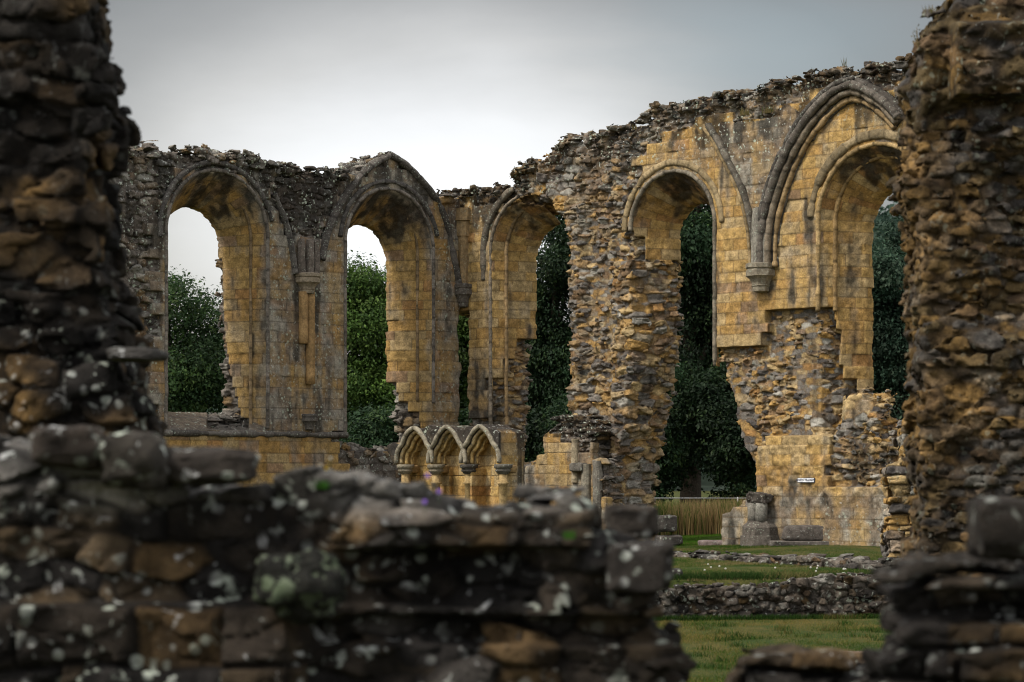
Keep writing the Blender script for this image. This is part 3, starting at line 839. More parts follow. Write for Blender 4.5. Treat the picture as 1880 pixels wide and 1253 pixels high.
def build_wall_b():
    R = Ruin(FB, ((-1.2, 14.2), (-1.25, .40), (-.12, 10.3)), (.0245, .031, .0245), 1.1, 7)
    top = [(786, 366), (808, 358), (840, 354), (870, 349), (890, 352), (908, 356), (925, 350), (940, 336), (962, 312), (1000, 290), (1006, 276), (1020, 263), (1060, 258), (1085, 252), (1112, 252), (1128, 242), (1160, 231),
           (1189, 222), (1194, 203), (1214, 194), (1240, 194), (1262, 200), (1290, 188), (1330, 178), (1372, 172), (1400, 165), (1440, 154), (1470, 148), (1500, 141), (1530, 132), (1560, 138), (1600, 128), (1640, 124), (1680, 112), (1760, 95)]
    out = [(-1.08, FB.at(786, 366)[1])] + poly_px(FB, top)[1:]
    ur = out[-1][0]
    out += [(ur, -.5)]
    out += [(FB.at(861, 900)[0], -.5)] + poly_px(FB, [(861, 770), (857, 700), (861, 640), (860, 590), (858, 574)]) + [(-1.08, FB.at(858, 572)[1])]
    R.win(2.16, 1.21, 6.50, .86, 6.27, 1.75, 1.9)
    R.win(6.37, 1.14, 6.70, .70, 6.57, 3.5, 3.5)
    R.win(11.65, 1.37, 6.53, .86, 6.33, 2.25, 2.35)
    # the breach below the fourth window, down to the grass
    def tz(y, t): return EYE + (HZ - y) * (55.5 - t) / F_PX
    Lf = [(500, 4.06), (560, 4.08), (640, 4.00), (700, 3.90), (740, 3.80), (800, 3.68), (840, 3.59), (900, 3.53), (1010, 3.50)]
    Rt = [(480, 5.30), (660, 5.30), (676, 5.40), (700, 5.47), (760, 5.62), (800, 5.76), (850, 5.93), (880, 6.07), (914, 6.05), (918, 5.75), (940, 5.62), (944, 5.48), (1010, 5.47)]
    lz = np.array([tz(y, t) for y, t in Lf]); lt = np.array([t for _, t in Lf]) * math.sqrt(2)
    rz = np.array([tz(y, t) for y, t in Rt]); rt = np.array([t for _, t in Rt]) * math.sqrt(2)
    def breach(S, u3, w3, z3):
        L = np.interp(-z3, -lz, lt) - .30 * (1 + w3 / 1.1)
        Rr = np.interp(-z3, -rz, rt) - .18 * np.clip(-w3 / 1.1, 0, 1) * (z3 > 1.2)
        d = np.maximum(np.maximum(L - u3, u3 - Rr), z3 - 5.6).astype(f32)
        i0, i1 = np.searchsorted(R.u, [4.3, 9.4])
        S[i0:i1] = np.maximum(S[i0:i1], -d[i0:i1] + .05 * fbm(u3[i0:i1], 0 * u3[i0:i1], z3, 1.9, 77, 2))
        # window three loses its right jamb, window five its sill
        return S
    R.extra.append(breach)
    def slope5(S, u3, w3, z3):
        i0, i1 = np.searchsorted(R.u, [9.8, 12.6]); k1 = np.searchsorted(R.z, 3.6)
        d = (np.sqrt(((u3[i0:i1] - 11.0) / .95) ** 2 + ((w3 + .58) / .62) ** 2 + ((z3[:, :, :k1] - 2.25) / .95) ** 2) - 1) * .7
        S[i0:i1, :, :k1] = np.minimum(S[i0:i1, :, :k1], np.maximum(d, w3 + .02).astype(f32))
        return S
    R.extra.append(slope5)
    coping(R, poly_px(FB, top), 110, 6, .10, .30)
    R.rub_px = [[(780, 300), (780, 366), (850, 366), (872, 372), (900, 376), (920, 385), (960, 372), (1000, 378), (1030, 410), (1038, 480), (1044, 1100), (1240, 1100), (1300, 900), (1262, 600), (1256, 484), (1185, 482), (1185, 430), (1155, 425),
                 (1150, 380), (1180, 330), (1160, 300), (1175, 262), (1215, 246), (1290, 222), (1310, 212), (1400, 222), (1440, 196), (1520, 150), (1570, 142), (1660, 180), (1860, 130), (1860, 0), (780, 0)],
                [(950, 620), (1000, 620), (1000, 1000), (855, 1000), (855, 782), (905, 775), (905, 700), (925, 690), (925, 665), (945, 655)],
                [(1310, 680), (1320, 645), (1345, 630), (1405, 628), (1405, 565), (1465, 562), (1500, 572), (1532, 575), (1535, 600), (1545, 602), (1540, 665), (1550, 690), (1590, 720), (1615, 700),
                 (1800, 690), (1800, 880), (1630, 884), (1590, 905), (1535, 884), (1530, 802), (1470, 800), (1440, 792), (1400, 815), (1384, 880), (1360, 930), (1320, 800)]]
    R.vs = (.22, .2, .10); R.prot = (-.03, .06); R.edge = .04; R.rgh = .030; R.fa = .06; R.mixed = True
    R.rubtop = lambda u, z: (.25 + .75 * sm(-z, -8.2, -6.8)) * (1 - .95 * sm(u, 2.6, 2.9) * sm(-u, -3.9, -3.6)) * (1 - .9 * sm(u, 4.4, 4.7) * sm(-u, -6.0, -5.8) * (z < 6.1))
    R.rough = lambda u, z: 1.3 * sm(-z, -2.6, -2.0) * sm(z, .8, 1.0) + .25
    SPAND = [(1300, 225), (1400, 222), (1445, 190), (1480, 215), (1440, 290), (1405, 400), (1392, 440), (1372, 370), (1340, 300)]
    ABOVE4 = [(1140, 250), (1320, 205), (1320, 300), (1290, 330), (1230, 300), (1160, 360)]
    ap = [(3, OCH), (4, HON), (3, BUF), (.4, RUS), (.3, BRN * 1.4)]
    rpal = [(3, OCH * .95), (3.4, BUF * .95), (2.6, GRY), (1.3, DGR), (1, LGR), (.8, RUS * .9), (1.2, BRN)]
    def colour(s, I):
        u, w_, z, rev, rub = I['u'], I['w'], I['z'], I['rev'], I['rub']
        x, y = FB.px(u, w_, z)
        ga = np.where(rev, .05, .10)
        ga = np.where(~rev & pip(x, y, SPAND), 1.1, ga)
        ga = np.where(~rev & pip(x, y, ABOVE4), .48, ga)
        ga = np.where(~rev & (x < 905), .28, ga)
        ga = ga + .60 * sm(y, 895, 925) + .25 * sm(x, 1500, 1640) * (y > 880)
        ga = ga + np.where(rev, .42 * sm(z, 6.7, 7.6), 0)
        top = np.interp(u, [o[0] for o in out[1:len(top_) ]], [o[1] for o in out[1:len(top_)]])
        near = sm(z - top, -1.5, -.35) * ~rev
        pier = (x > 1035) & (x < 1260)
        gr = np.where(pier, .30, .10) + .55 * near + .30 * ((x > 855) & (x < 1000) & (y > 600)) + .35 * sm(y, 780, 880) * (x > 1520) + .3 * sm(-y, -480, -380) * pier
        dt = .10 + .58 * near + np.where(rev, .06 + .55 * sm(z, 6.8, 7.5), 0) + .25 * (pip(x, y, SPAND) & ~rev) + .15 * sm(x, 1520, 1600) * sm(y, 700, 800) * rub  # crust, plus soffit shade painted into the reveals' arch heads
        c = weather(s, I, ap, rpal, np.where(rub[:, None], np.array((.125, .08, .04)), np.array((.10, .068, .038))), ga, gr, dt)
        al = np.where(rev, .03, .06) + .6 * near + .75 * (pip(x, y, SPAND) & ~rev) + .35 * (pip(x, y, ABOVE4) & ~rev) + .45 * sm(y, 900, 930) * (x > 1500) + .12 * rub
        return np.concatenate([c, np.clip(al, 0, 1)[:, None]], 1)
    top_ = top
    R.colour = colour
    S = R.build_field(out)
    P, Fq, col = R.mesh(S); del S
    I = R.info; v0 = Fq[:, 0]
    rev, wi, rub = I['rev'][v0], I['wi'][v0], I['rub'][v0]
    lab = np.where(rub, 0, 1)
    lab = np.where(rev & ~rub, 2 + wi, lab)
    th = thing('ruined_wall', 'warm yellow sandstone wall on the right, breached to the ground below its middle window', 'wall', (*FB.world(6, 0, 0)[:2], 0))
    R.parts(P, Fq, col, {1: 'ashlar_facing', 0: 'rubble_core'}, lab, STONE, th)
    wn_ = R.parts(P, Fq, col, {2: 'window_opening', 3: 'window_opening', 4: 'window_opening'}, lab, STONE, th)
    wn_[2]['label'] = 'window beside the corner with its right side and arch head broken off'
    wn_[3]['label'] = 'round-headed window whose left jamb has fallen above the breach'
    wn_[4]['label'] = 'tall window under the big moulded vault arch at the right end'
    nB = n3(FB)
    def path(mb, p, w_, prof, c, seed, **k):
        Q, A = wall_path(FB, p, w_); sweep(mb, Q, A, nB, prof, c, seed, **k)
    def archp(uc, zs, a, zl, zr, t0=math.pi, t1=0.0):
        p = []
        if zl is not None: p += [(uc - a, zz) for zz in np.linspace(zl, zs, 14, endpoint=False)]
        p += arc(uc, zs, a, t0, t1)
        if zr is not None: p += [(uc + a, zz) for zz in np.linspace(zs, zr, 15)[1:]]
        return p
    band = [(-.10, -.05), (-.10, .02), (-.06, .06), (.06, .06), (.10, .02), (.10, -.05)]
    # window 3: left half only
    z3 = FB.at(885, 790)[1]
    mb = MB(); path(mb, archp(2.20, 6.5, 1.29, z3, None, math.pi, math.radians(108)), .0, roll(0, 0, .045), (.17, .14, .105, .3), 50); path(mb, archp(2.20, 6.5, 1.08, z3, None, math.pi, math.radians(100)), -.30, roll(0, 0, .045), (.24, .165, .085, .1), 51); mb.build('roll_moulding', STONE_FINE, wn_[2])
    mb = MB(); path(mb, archp(2.20, 6.5, 1.52, 5.9, None, math.pi, math.radians(112)), .0, [(x * .8, y) for x, y in band], (.13, .11, .085, .4), 52); mb.build('hood_mould', STONE_FINE, wn_[2])
    # window 4
    zr4 = FB.at(1316, 672)[1]
    mb = MB(); path(mb, archp(6.37, 6.70, 1.18, None, zr4), .0, roll(0, 0, .052), (.17, .145, .11, .25), 53); mb.build('roll_moulding', STONE_FINE, wn_[3])
    mb = MB(); path(mb, archp(6.37, 6.70, 1.36, None, None, math.pi, math.radians(0)), .0, [(x * .7, y * .7) for x, y in band], (.27, .205, .115, .1), 54); mb.build('hood_mould', STONE_FINE, wn_[3])
    # window 5: ring of voussoirs, roll down the left jamb
    zl5 = FB.at(1502, 572)[1]
    mb = MB(); path(mb, archp(11.65, 6.53, 1.41, zl5, None, math.pi, math.radians(12)), .0, roll(0, 0, .05), (.30, .21, .10, .05), 55); path(mb, archp(11.65, 6.53, 1.20, zl5, None, math.pi, math.radians(12)), -.28, roll(0, 0, .05), (.30, .20, .09, .05), 56); mb.build('roll_moulding', STONE_FINE, wn_[4])
    mb = MB(); path(mb, archp(11.65, 6.53, 1.60, None, None, math.pi * .98, math.radians(15)), .0, band, (.22, .17, .10, .1), 57); mb.build('hood_mould', STONE_FINE, wn_[4])
    # ribs
    rp1 = poly_px(FB, [(1300, 230), (1318, 258), (1340, 300), (1362, 345), (1376, 390), (1384, 440), (1388, 490)])
    mb = MB(); path(mb, rp1, .0, [(-.10, -.06), (-.10, .02), (-.05, .04), (.0, .12), (.045, .12), (.07, .04), (.075, -.06)], (.135, .118, .095, .45), 60); path(mb, [(u - .125, z) for u, z in rp1], .0, roll(0, .01, .045), (.25, .185, .10, .1), 61)
    mb.build('vault_rib', STONE_FINE, th)
    bl = poly_px(FB, [(1402, 492), (1403, 440), (1409, 395), (1424, 340), (1447, 283), (1480, 226), (1516, 183), (1546, 160), (1576, 150)])
    br = poly_px(FB, [(1574, 150), (1608, 164), (1640, 186), (1664, 212)])
    mb = MB()
    for k, (off, ww, r, c4) in enumerate(((.05, .16, .075, (.075, .067, .058, .5)), (-.07, .20, .085, (.11, .095, .08, .4)), (-.20, .13, .075, (.16, .13, .095, .25)), (-.33, .05, .06, (.30, .21, .11, .08)))):
        for q, (p, sd_) in enumerate(((bl, 1), (br, 1))):
            p = np.array(p); tg = np.gradient(p, axis=0); tg /= np.linalg.norm(tg, axis=1)[:, None]
            po = p + np.stack([-tg[:, 1], tg[:, 0]], -1) * off
            if q and k in (0,): continue
            path(mb, po, .0, roll(0, ww, r), c4, 62 + k)
    Q, A = wall_path(FB, bl); sweep(mb, Q, A, nB, [(-.40, -.06), (-.40, .02), (-.28, .06), (-.14, .12), (.0, .17), (.10, .12), (.12, -.06)], (.09, .078, .066, .4), 70)
    Q, A = wall_path(FB, br); sweep(mb, Q, A, nB, [(-.40, -.06), (-.40, .02), (-.28, .06), (-.14, .12), (.0, .15), (.06, .1), (.08, -.06)], (.08, .07, .06, .5), 71)
    mb.build('vault_rib', STONE_FINE, th)
    # corbels and the springers above them
    u, zt, zb_, c, o = corbel(FB, 1401, 486, 538, .33, 'corbel', th, (.23, .20, .15, .4), .07, 12)
    mb = MB()
    for k, (du_, ww, r) in enumerate(((-.13, .10, .08), (.0, .17, .09), (.14, .12, .09))):
        lathe(mb, FB.world(u + du_, ww, 0)[:2], [(r, zt), (r, zt + .5), (r * .9, zt + .95), (r * .5, zt + 1.15)], 10, (.20, .185, .155, .5), seed=20 + k, rough=.012)
    mb.build('rib_springer', STONE_FINE, th, False)
    Fc = Frame(CORNER, (1, 0), (0, -1))
    u, zt, zb_, c, o = corbel(Fc, 851, 524, 566, .215, 'corbel', th, (.11, .095, .08, .4), .14, 14)
    mb = MB(); lathe(mb, Fc.world(u, .04, 0)[:2], [(.13, zt), (.16, zt + .3), (.155, zt + .31), (.17, zt + .7), (.15, zt + .71), (.16, zt + 1.1), (.19, zt + 1.11), (.19, zt + 1.45), (.24, zt + 1.46), (.23, zt + 1.75)], 8, (.24, .165, .085, .2), seed=31, rough=.035); mb.build('rib_springer', STONE_FINE, th, False)
    # the base of a clustered shaft, weathered grey
    u, _ = FB.at(1403, 960)
    gz = lambda y: FB.at(1403, y)[1]
    c = FB.world(u, .12, 0)[:2]
    mb = MB(); lathe(mb, c, [(.44, gz(1006)), (.44, gz(1000)), (.42, gz(984)), (.385, gz(983)), (.38, gz(968)), (.34, gz(964)), (.29, gz(961)), (.27, gz(957))], 8, (.115, .10, .085, .4), seed=33, rough=.012)
    ob = mb.build('shaft_base', STONE_FINE, th, False)
    for k, dd in enumerate((-.10, .11)):
        mb = MB(); lathe(mb, FB.world(u + dd, .22, 0)[:2], [(.125, gz(958)), (.123, gz(945)), (.127, gz(938)), (.125, gz(924))], 12, ((.15, .14, .12, .2), (.20, .19, .165, .25))[k], seed=35 + k, rough=.012); mb.build('vault_shaft', STONE_FINE, th)
    mb = MB()
    lump(mb, (*FB.world(u, .16, 0)[:2], gz(915)), (.24, .17, .115), 5, (.055, .047, .04, .5), 44, 26, .45, .26, -math.pi / 4); mb.build('shaft_stump', STONE_FINE, th)
    return th
WALL_B = build_wall_b()
# ------------------------------------------------------------------ carved pieces standing before the walls
def simple_colour(ap, rp, mort, ga, gr, dt, al, tint=None):
    def f(s, I):
        x, y = s.fr.px(I['u'], I['w'], I['z'])
        A = [q(x, y, I) if callable(q) else q + 0 * x for q in (ga, gr, dt, al)]
        c = weather(s, I, ap, rp, np.array(mort), A[0], A[1], A[2])
        if tint: c = tint(c, x, y, I)
        return np.concatenate([c, np.clip(A[3], 0, 1)[:, None]], 1)
    return f
WARM = [(3, OCH), (3, HON), (2.5, BUF), (.6, RUS)]
RUBP = [(2, GRY), (3, DGR), (2, BRN), (1, LGR * .8), (1, OCH * .6)]

def build_sedilia():
    fr = Frame((-2.62, 51.3), (s2, -s2), (-s2, -s2))
    out = poly_px(fr, [(718, 1100), (718, 866), (724, 850), (716, 832), (714, 820), (722, 816), (735, 816), (740, 798), (752, 786), (775, 785), (800, 785), (812, 782), (840, 786), (868, 784), (884, 780), (905, 786), (920, 797), (928, 812), (940, 816), (966, 819), (968, 1100)])
    R = Ruin(fr, ((-.3, 3.35), (-.85, .12), (-.05, 2.65)), (.0155, .017, .0155), .75, 41)
    zs = fr.at(818, 853)[1]
    ctr = [fr.at(x, 820)[0] for x in (762, 822, 883)]
    def arch2(u, z):
        d = np.maximum(np.abs(u) - .27, z - zs)
        for sg in (-1, 1): d = np.minimum(d, np.hypot(u - sg * .155, z - zs - .10) - .215)
        top = np.maximum(np.hypot(u - .20, z - zs - .20) - .43, np.hypot(u + .20, z - zs - .20) - .43)
        return np.minimum(d, top)
    def carve(S, u3, w3, z3):
        d2 = np.full(R.U2.shape, 9., f32)
        for c in ctr: d2 = np.minimum(d2, arch2(R.U2 - c, R.Z2))
        t = np.clip(-R.w / .42, -0.3, 1)
        off = .17 * (1 - np.clip(t / .62, 0, 1)) + .026 * np.cos(t * 2 * math.pi * 3.6) * (t < .8)
        below = R.Z2 < zs
        offz = np.where(below, .0, 1.0)
        d = d2[:, None, :] - (off[None, :, None] * offz[:, None, :])
        d = np.maximum(d, -.42 - w3)
        # the arcade below the capitals: the panel stands back behind free shafts
        pan = np.maximum(np.maximum(R.Z2 - zs, np.abs(R.U2 - 1.25) - 1.22)[:, None, :], -.30 - w3)
        return np.maximum(np.maximum(S, -d), -pan).astype(f32)
    R.extra.append(carve)
    R.cz = courses(-.18, 3, .20, .30, 44); R.bw = .55; R.core = False
    R.vs = (.2, .2, .12)
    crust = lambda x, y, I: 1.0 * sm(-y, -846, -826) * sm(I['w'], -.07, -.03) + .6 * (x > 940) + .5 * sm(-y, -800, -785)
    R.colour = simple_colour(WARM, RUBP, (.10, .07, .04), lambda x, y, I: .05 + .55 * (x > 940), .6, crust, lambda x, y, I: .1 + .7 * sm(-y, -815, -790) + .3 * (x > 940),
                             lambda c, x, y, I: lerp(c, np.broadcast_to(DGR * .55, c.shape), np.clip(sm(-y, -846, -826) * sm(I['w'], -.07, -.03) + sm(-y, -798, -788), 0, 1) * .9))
    P, Fq, col = R.mesh(R.build_field(out))
    th = thing('sedilia', 'carved stone arcade of three trefoil arches standing before the wall corner', 'stone arcade', (*fr.world(1.3, -.3, 0)[:2], 0))
    y_ = R.info['z'][Fq[:, 0]]
    for k, c in enumerate(ctr):
        mb = MB()
        for off, w_, r, c4 in ((.185, .03, .050, (.25, .22, .165, .6)), (.11, -.05, .042, (.36, .27, .14, .2)), (.045, -.14, .042, (.46, .32, .13, .05)), (.0, -.25, .03, (.44, .30, .12, .0))):
            p = []
            for a in np.linspace(math.radians(-32), math.radians(212), 70):
                rr_ = np.linspace(.02, 1.1, 220)
                f = arch2(rr_ * math.cos(a), zs + .2 + rr_ * math.sin(a)) - off
                q = rr_[np.argmax(f > 0)]
                if .2 + q * math.sin(a) > .0: p.append((c + q * math.cos(a), zs + .2 + q * math.sin(a)))
            p = np.array(p)
            tg = np.gradient(p, axis=0); tg /= np.linalg.norm(tg, axis=1)[:, None] + 1e-9
            P3 = fr.world(p[:, 0], w_ + 0 * p[:, 0], p[:, 1]); A3 = np.stack([-tg[:, 1] * fr.du[0], -tg[:, 1] * fr.du[1], tg[:, 0]], -1)
            sweep(mb, P3, A3, n3(fr), roll(0, 0, r), c4, 90 + k, rough=.011, tint=.22)
        mb.build('arch_moulding', STONE_FINE, th)
    R.parts(P, Fq, col, {0: 'back_panel', 1: 'trefoil_arches'}, (y_ > zs).astype(int), STONE, th)
    for k, x in enumerate((741, 797, 857, 920)):
        u = fr.at(x, 860)[0]
        c = fr.world(u, -.06, 0)[:2]
        g = fr.at(x, 860)[1] - EYE
        mb = MB(); lathe(mb, c, [(.10, zs - .20), (.12, zs - .185), (.13, zs - .165), (.155, zs - .15), (.165, zs - .12), (.15, zs - .105), (.155, zs - .085), (.185, zs - .07), (.19, zs - .01), (.17, zs)], 14, ((.22, .19, .14, .4), (.20, .17, .12, .4), (.07, .063, .055, .5), (.13, .12, .10, .4))[k], seed=k + 3, rough=.008)
        lump(mb, (*fr.world(u, -.22, 0)[:2], zs - .1), (.14, .14, .085), 60 + k, (.24, .16, .075, .05), 20, 12, .4, .06, -math.pi / 4)
        mb.build('capital', STONE_FINE, th)
        mb = MB(); lathe(mb, c, [(.085, -.02), (.085, .4), (.088, .8), (.085, zs - .42), (.118, zs - .40), (.12, zs - .375), (.09, zs - .355), (.088, zs - .2)], 14, (.36, .255, .12, .05), seed=k + 9, rough=.005); mb.build('shaft', STONE_FINE, th)
build_sedilia()

def build_respond():
    fr = Frame(np.array(CORNER) + .42 * np.array((-s2, -s2)), (s2, -s2), (-s2, -s2))
    out = poly_px(fr, [(955, 1100), (958, 868), (967, 856), (984, 852), (986, 838), (999, 835), (1000, 803), (1006, 795), (1018, 775), (1030, 768), (1086, 770), (1100, 786), (1106, 798), (1088, 806), (1086, 846), (1104, 838), (1112, 850), (1116, 1100)])
    R = Ruin(fr, ((1.6, 4.9), (-.62, .25), (-.05, 2.9)), (.020, .022, .020), .55, 52)
    R.rub_px = [[(990, 740), (1130, 740), (1130, 806), (1050, 806), (1005, 800)], [(1062, 806), (1092, 806), (1092, 830), (1062, 832)], [(1108, 830), (1140, 830), (1140, 1100), (1108, 1100)]]
    R.vs = (.3, .3, .09); R.rec = .04
    R.colour = simple_colour(WARM, RUBP, (.09, .065, .04), lambda x, y, I: .15 + .45 * (x > 1050) + .35 * sm(-x, -1000, -975), .75, lambda x, y, I: .75 * (y < 803) + .15 * (x > 1062), lambda x, y, I: .1 + .9 * (y < 803) + .3 * (x > 1062))
    P, Fq, col = R.mesh(R.build_field(out))
    th = thing('wall_respond', 'low stepped ashlar stump with grey half shafts against the rubble pier', 'stump', (*fr.world(3, 0, 0)[:2], 0))
    lab = ((R.info['rub'][Fq[:, 0]]) & (R.info['z'][Fq[:, 0]] > 2.0)).astype(int)
    R.parts(P, Fq, col, {0: 'ashlar_facing', 1: 'weathered_capping'}, lab, STONE, th)
    for k, (x, yt, r, w_, c4) in enumerate(((1056, 806, .09, .0, (.30, .25, .17, .1)), (1078, 852, .115, .02, (.20, .18, .14, .3)), (1097, 846, .11, .0, (.17, .155, .13, .4)))):
        u, zt = fr.at(x, yt)
        zb = -.02 if k else fr.at(x, 886)[1]
        mb = MB(); lathe(mb, fr.world(u, w_, 0)[:2], [(r * (1 - .05 * (i % 3 == 2)), zb + (zt - zb) * t) for i, t in enumerate(np.linspace(0, 1, 13))], 12, c4, seed=70 + k, rough=.014); mb.build('half_shaft', STONE_FINE, th, False)
    mb = MB(); u, z = fr.at(1072, 858); lump(mb, (*fr.world(u - .1, .05, 0)[:2], z), (.20, .14, .10), 71, (.12, .11, .095, .6), 24, 14, .35, .06, -math.pi / 4); mb.build('broken_block', STONE_FINE, th)
build_respond()

def rubble_body(name, label, cat, fr, box, h, thick, seed, out, vs, prot, colour, coursed=False, cz=None, bw=.4, front=None, edge=.05, mat=None, group=None, ash=None, rgh=.02, extra=None, part=None, ctop=None, mixed=False, fsz=(.15, .11), fa=.05):
    R = Ruin(fr, box, h, thick, seed)
    R.allrub = ash is None; R.ash_px = None
    if ash is not None: R.rub_px = ash
    R.vs, R.prot, R.edge, R.coursed, R.bw, R.rgh, R.rec = vs, prot, edge, coursed, bw, rgh, .0
    R.rubtop = None
    R.fsz, R.fa, R.crusttop, R.mixed = fsz, fa, ctop, mixed
    if cz is not None and len(cz) > 2: R.cz = np.array(cz, f32)
    elif cz: R.cz = courses(box[2][0] - .1, box[2][1] + .5, *cz, seed)
    R.colour = colour
    if extra: R.extra.append(extra)
    P, Fq, col = R.mesh(R.build_field(out, None, front))
    if part is None:
        o = mesh_obj(name, P, Fq, mat or STONE, None, col)
        tag(o, label, cat, group)
        return o
    th = thing(name, label, cat, (*fr.world((box[0][0] + box[0][1]) / 2, 0, 0)[:2], box[2][0]), group)
    mesh_obj(part, P, Fq, mat or STONE, th, col)
    return th

LAWN, GZ = -0.54, 0.0
def ground_z(x, y):
    t = .07 * sm(x, 3.5, 6.0) * sm(y, 43.5, 45.5)
    return np.where(y < YR(x) + .25, LAWN, GZ + t)
def YR(x): return 33.7 + .12 * (x - 2.0)           # line of the low retaining wall

DARKP = [(3, BRN * .14), (3, DGR * .2), (2, GRY * .14), (1, OCH * .08)]  # stone tones darkened to put the shade of the wall's front into the colour
# the low retaining wall between the two lawns, and the footing further back
frl = Frame((-1.5, YR(-1.5)), (1 / math.hypot(1, .12), .12 / math.hypot(1, .12)), (.12 / math.hypot(1, .12), -1 / math.hypot(1, .12)))
u1 = 9.5
zt = lambda x: frl.at(x, np.interp(x, [1100, 1226, 1260, 1330, 1400, 1480, 1560, 1640, 1800], [1080, 1078, 1076, 1073, 1073, 1068, 1062, 1060, 1058]))
xs = [1120, 1226, 1260, 1300, 1350, 1400, 1450, 1500, 1560, 1610, 1660, 1720]
rubble_body('retaining_wall', 'long mossy rubble wall coloured dark as in shade holding up the middle lawn', 'low wall', frl, ((0, 7.2), (-.5, .14), (LAWN - .1, .2)), (.018, .02, .016), .38, 81,
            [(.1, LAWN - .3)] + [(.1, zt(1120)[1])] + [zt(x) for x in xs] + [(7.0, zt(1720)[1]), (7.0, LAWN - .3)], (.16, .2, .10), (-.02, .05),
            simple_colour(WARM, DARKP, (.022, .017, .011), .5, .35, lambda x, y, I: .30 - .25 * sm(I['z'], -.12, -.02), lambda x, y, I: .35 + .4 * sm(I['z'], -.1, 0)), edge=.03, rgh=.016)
ka, kb = gpt(1190, 1021), gpt(1632, 1050)
dk = (kb - ka)[:2]; Lk = float(np.linalg.norm(dk)); dk = dk / Lk
frk = Frame(ka[:2], dk, (dk[1], -dk[0]) if dk[1] < 0 else (dk[1], -dk[0]))
if frk.n[1] > 0: frk.n = -frk.n; frk.det = frk.du[0] * frk.n[1] - frk.du[1] * frk.n[0]
rubble_body('wall_footing', 'line of low grey footing stones crossing the upper lawn', 'low wall', frk, ((-.6, Lk + 1.0), (-.55, .15), (-.1, .30)), (.018, .02, .014), .42, 83,
            [(-.5, -.3), (-.5, .09), (1, .10), (2, .08), (3, .11), (4, .10), (5, .13), (Lk, .14), (Lk + .8, .13), (Lk + .8, -.3)], (.26, .26, .10), (-.02, .05),
            simple_colour(WARM, [(2, PUR * .6), (2, DGR * .7), (2, GRY * .6), (1, BRN * .6), (1, LGR * .4)], (.02, .016, .011), .3, .3, .2, .5), edge=.03, rgh=.014)

# loose and lying stones on the lawns
def stone(name, label, cat, parts, loc, mat=STONE, group=None):
    mb = MB()
    for p in parts: lump(mb, *p[:-1], **p[-1]) if isinstance(p[-1], dict) else lump(mb, *p)
    o = mb.build(name, mat); tag(o, label, cat, group); return o
def gy(x, y, z=0.0): p = gpt(x, y, z); return p
c = gpt(1497, 1004, .05); c[1] += .30
th = thing('grave_slab', 'dark stone slab lying flat under the chamfered block by the yellow wall', 'slab', (c[0], c[1], .05))
mb = MB(); lump(mb, (c[0] - .03, c[1], .10), (.83, .30, .06), 91, (.10, .088, .078, .5), 60, 16, .22, .05, math.radians(6)); mb.build('slab', STONE_FINE, th)
mb = MB(); lump(mb, (c[0] + .06, c[1] + .06, .31), (.66, .22, .165), 92, (.085, .073, .064, .4), 72, 22, .32, .06, math.radians(4))
tag(mb.build('carved_block', STONE_FINE), 'long dark block with worn chamfered ends resting on a flat slab', 'stone block')
for k, (x, y, r, lb, sd_) in enumerate(((1228, 1000, (.26, .22, .10), 'grey stone block lying lowest beside the breach on the green grass', 93), (1222, 975, (.22, .2, .17), 'dark stone block stacked on another at the left of the breach', 94))):
    p = gpt(x, 1003, 0); 
    z = EYE + (HZ - y) * p[1] / F_PX
    mb = MB(); lump(mb, (p[0], p[1] + .1, z + r[2] * .9), r, sd_, (.085, .076, .068, .5), 30, 18, .35, .08, .3); tag(mb.build('fallen_block', STONE), lb, 'stone block')
p = gpt(1312, 1003); mb = MB(); lump(mb, (p[0], p[1] + .15, .03), (.33, .2, .09), 95, (.16, .125, .115, .3), 36, 14, .3, .05); tag(mb.build('flat_slab', STONE), 'flat reddish slab in the grass at the foot of the yellow wall', 'slab')
p = gpt(1233, 1064, 0); mb = MB(); lump(mb, (p[0], p[1] + .02, .05), (.15, .12, .10), 96, (.045, .04, .036, .4), 30, 16, .5, .12); tag(mb.build('loose_stone', STONE), 'small dark stone on the edge of the middle lawn', 'stone')
p = gpt(1562, 1226, LAWN); mb = MB(); lump(mb, (p[0], p[1] + .15, LAWN + .06), (.30, .26, .10), 97, (.17, .12, .085, .75), 48, 20, .5, .08); tag(mb.build('flat_boulder', STONE), 'flat brown boulder with a white lichened edge on the near lawn', 'boulder')

# the sign on the yellow wall
u, z = FB.at(1482, 882)
c = FB.world(u, .02, 0)
th = thing('wall_sign', 'small white name plate with dark lettering fixed to the yellow wall', 'sign', (c[0], c[1], z))
def box_on(fr, u, w_, z, hu, hw, hz):
    V = [fr.world(u + a * hu, w_ + b * hw, z + q * hz) for a in (-1, 1) for b in (-1, 1) for q in (-1, 1)]
    Q = [[0, 1, 3, 2], [4, 6, 7, 5], [0, 4, 5, 1], [2, 3, 7, 6], [0, 2, 6, 4], [1, 5, 7, 3]]
    if fr.det > 0: Q = [q[::-1] for q in Q]
    return np.array(V), Q
SW, SH = .205, .038
V, Q = box_on(FB, u, .035, z, SW + .012, .008, SH + .012)
mesh_obj('frame', V, [Q], plain_mat('sign_frame', (.03, .035, .05)), th, None, False)
V, Q = box_on(FB, u, .045, z, SW, .004, SH)
mesh_obj('plate', V, [Q], plain_mat('sign_white', (.78, .80, .84), .4), th, None, False)
cu = bpy.data.curves.new('lettering', 'FONT'); cu.body = 'NORTH TRANSEPT'; cu.align_x = 'CENTER'; cu.align_y = 'CENTER'; cu.size = .056; cu.extrude = .001; cu.offset = .0012
to = bpy.data.objects.new('lettering_curve', cu)
me = bpy.data.meshes.new_from_object(to); me.name = 'lettering'
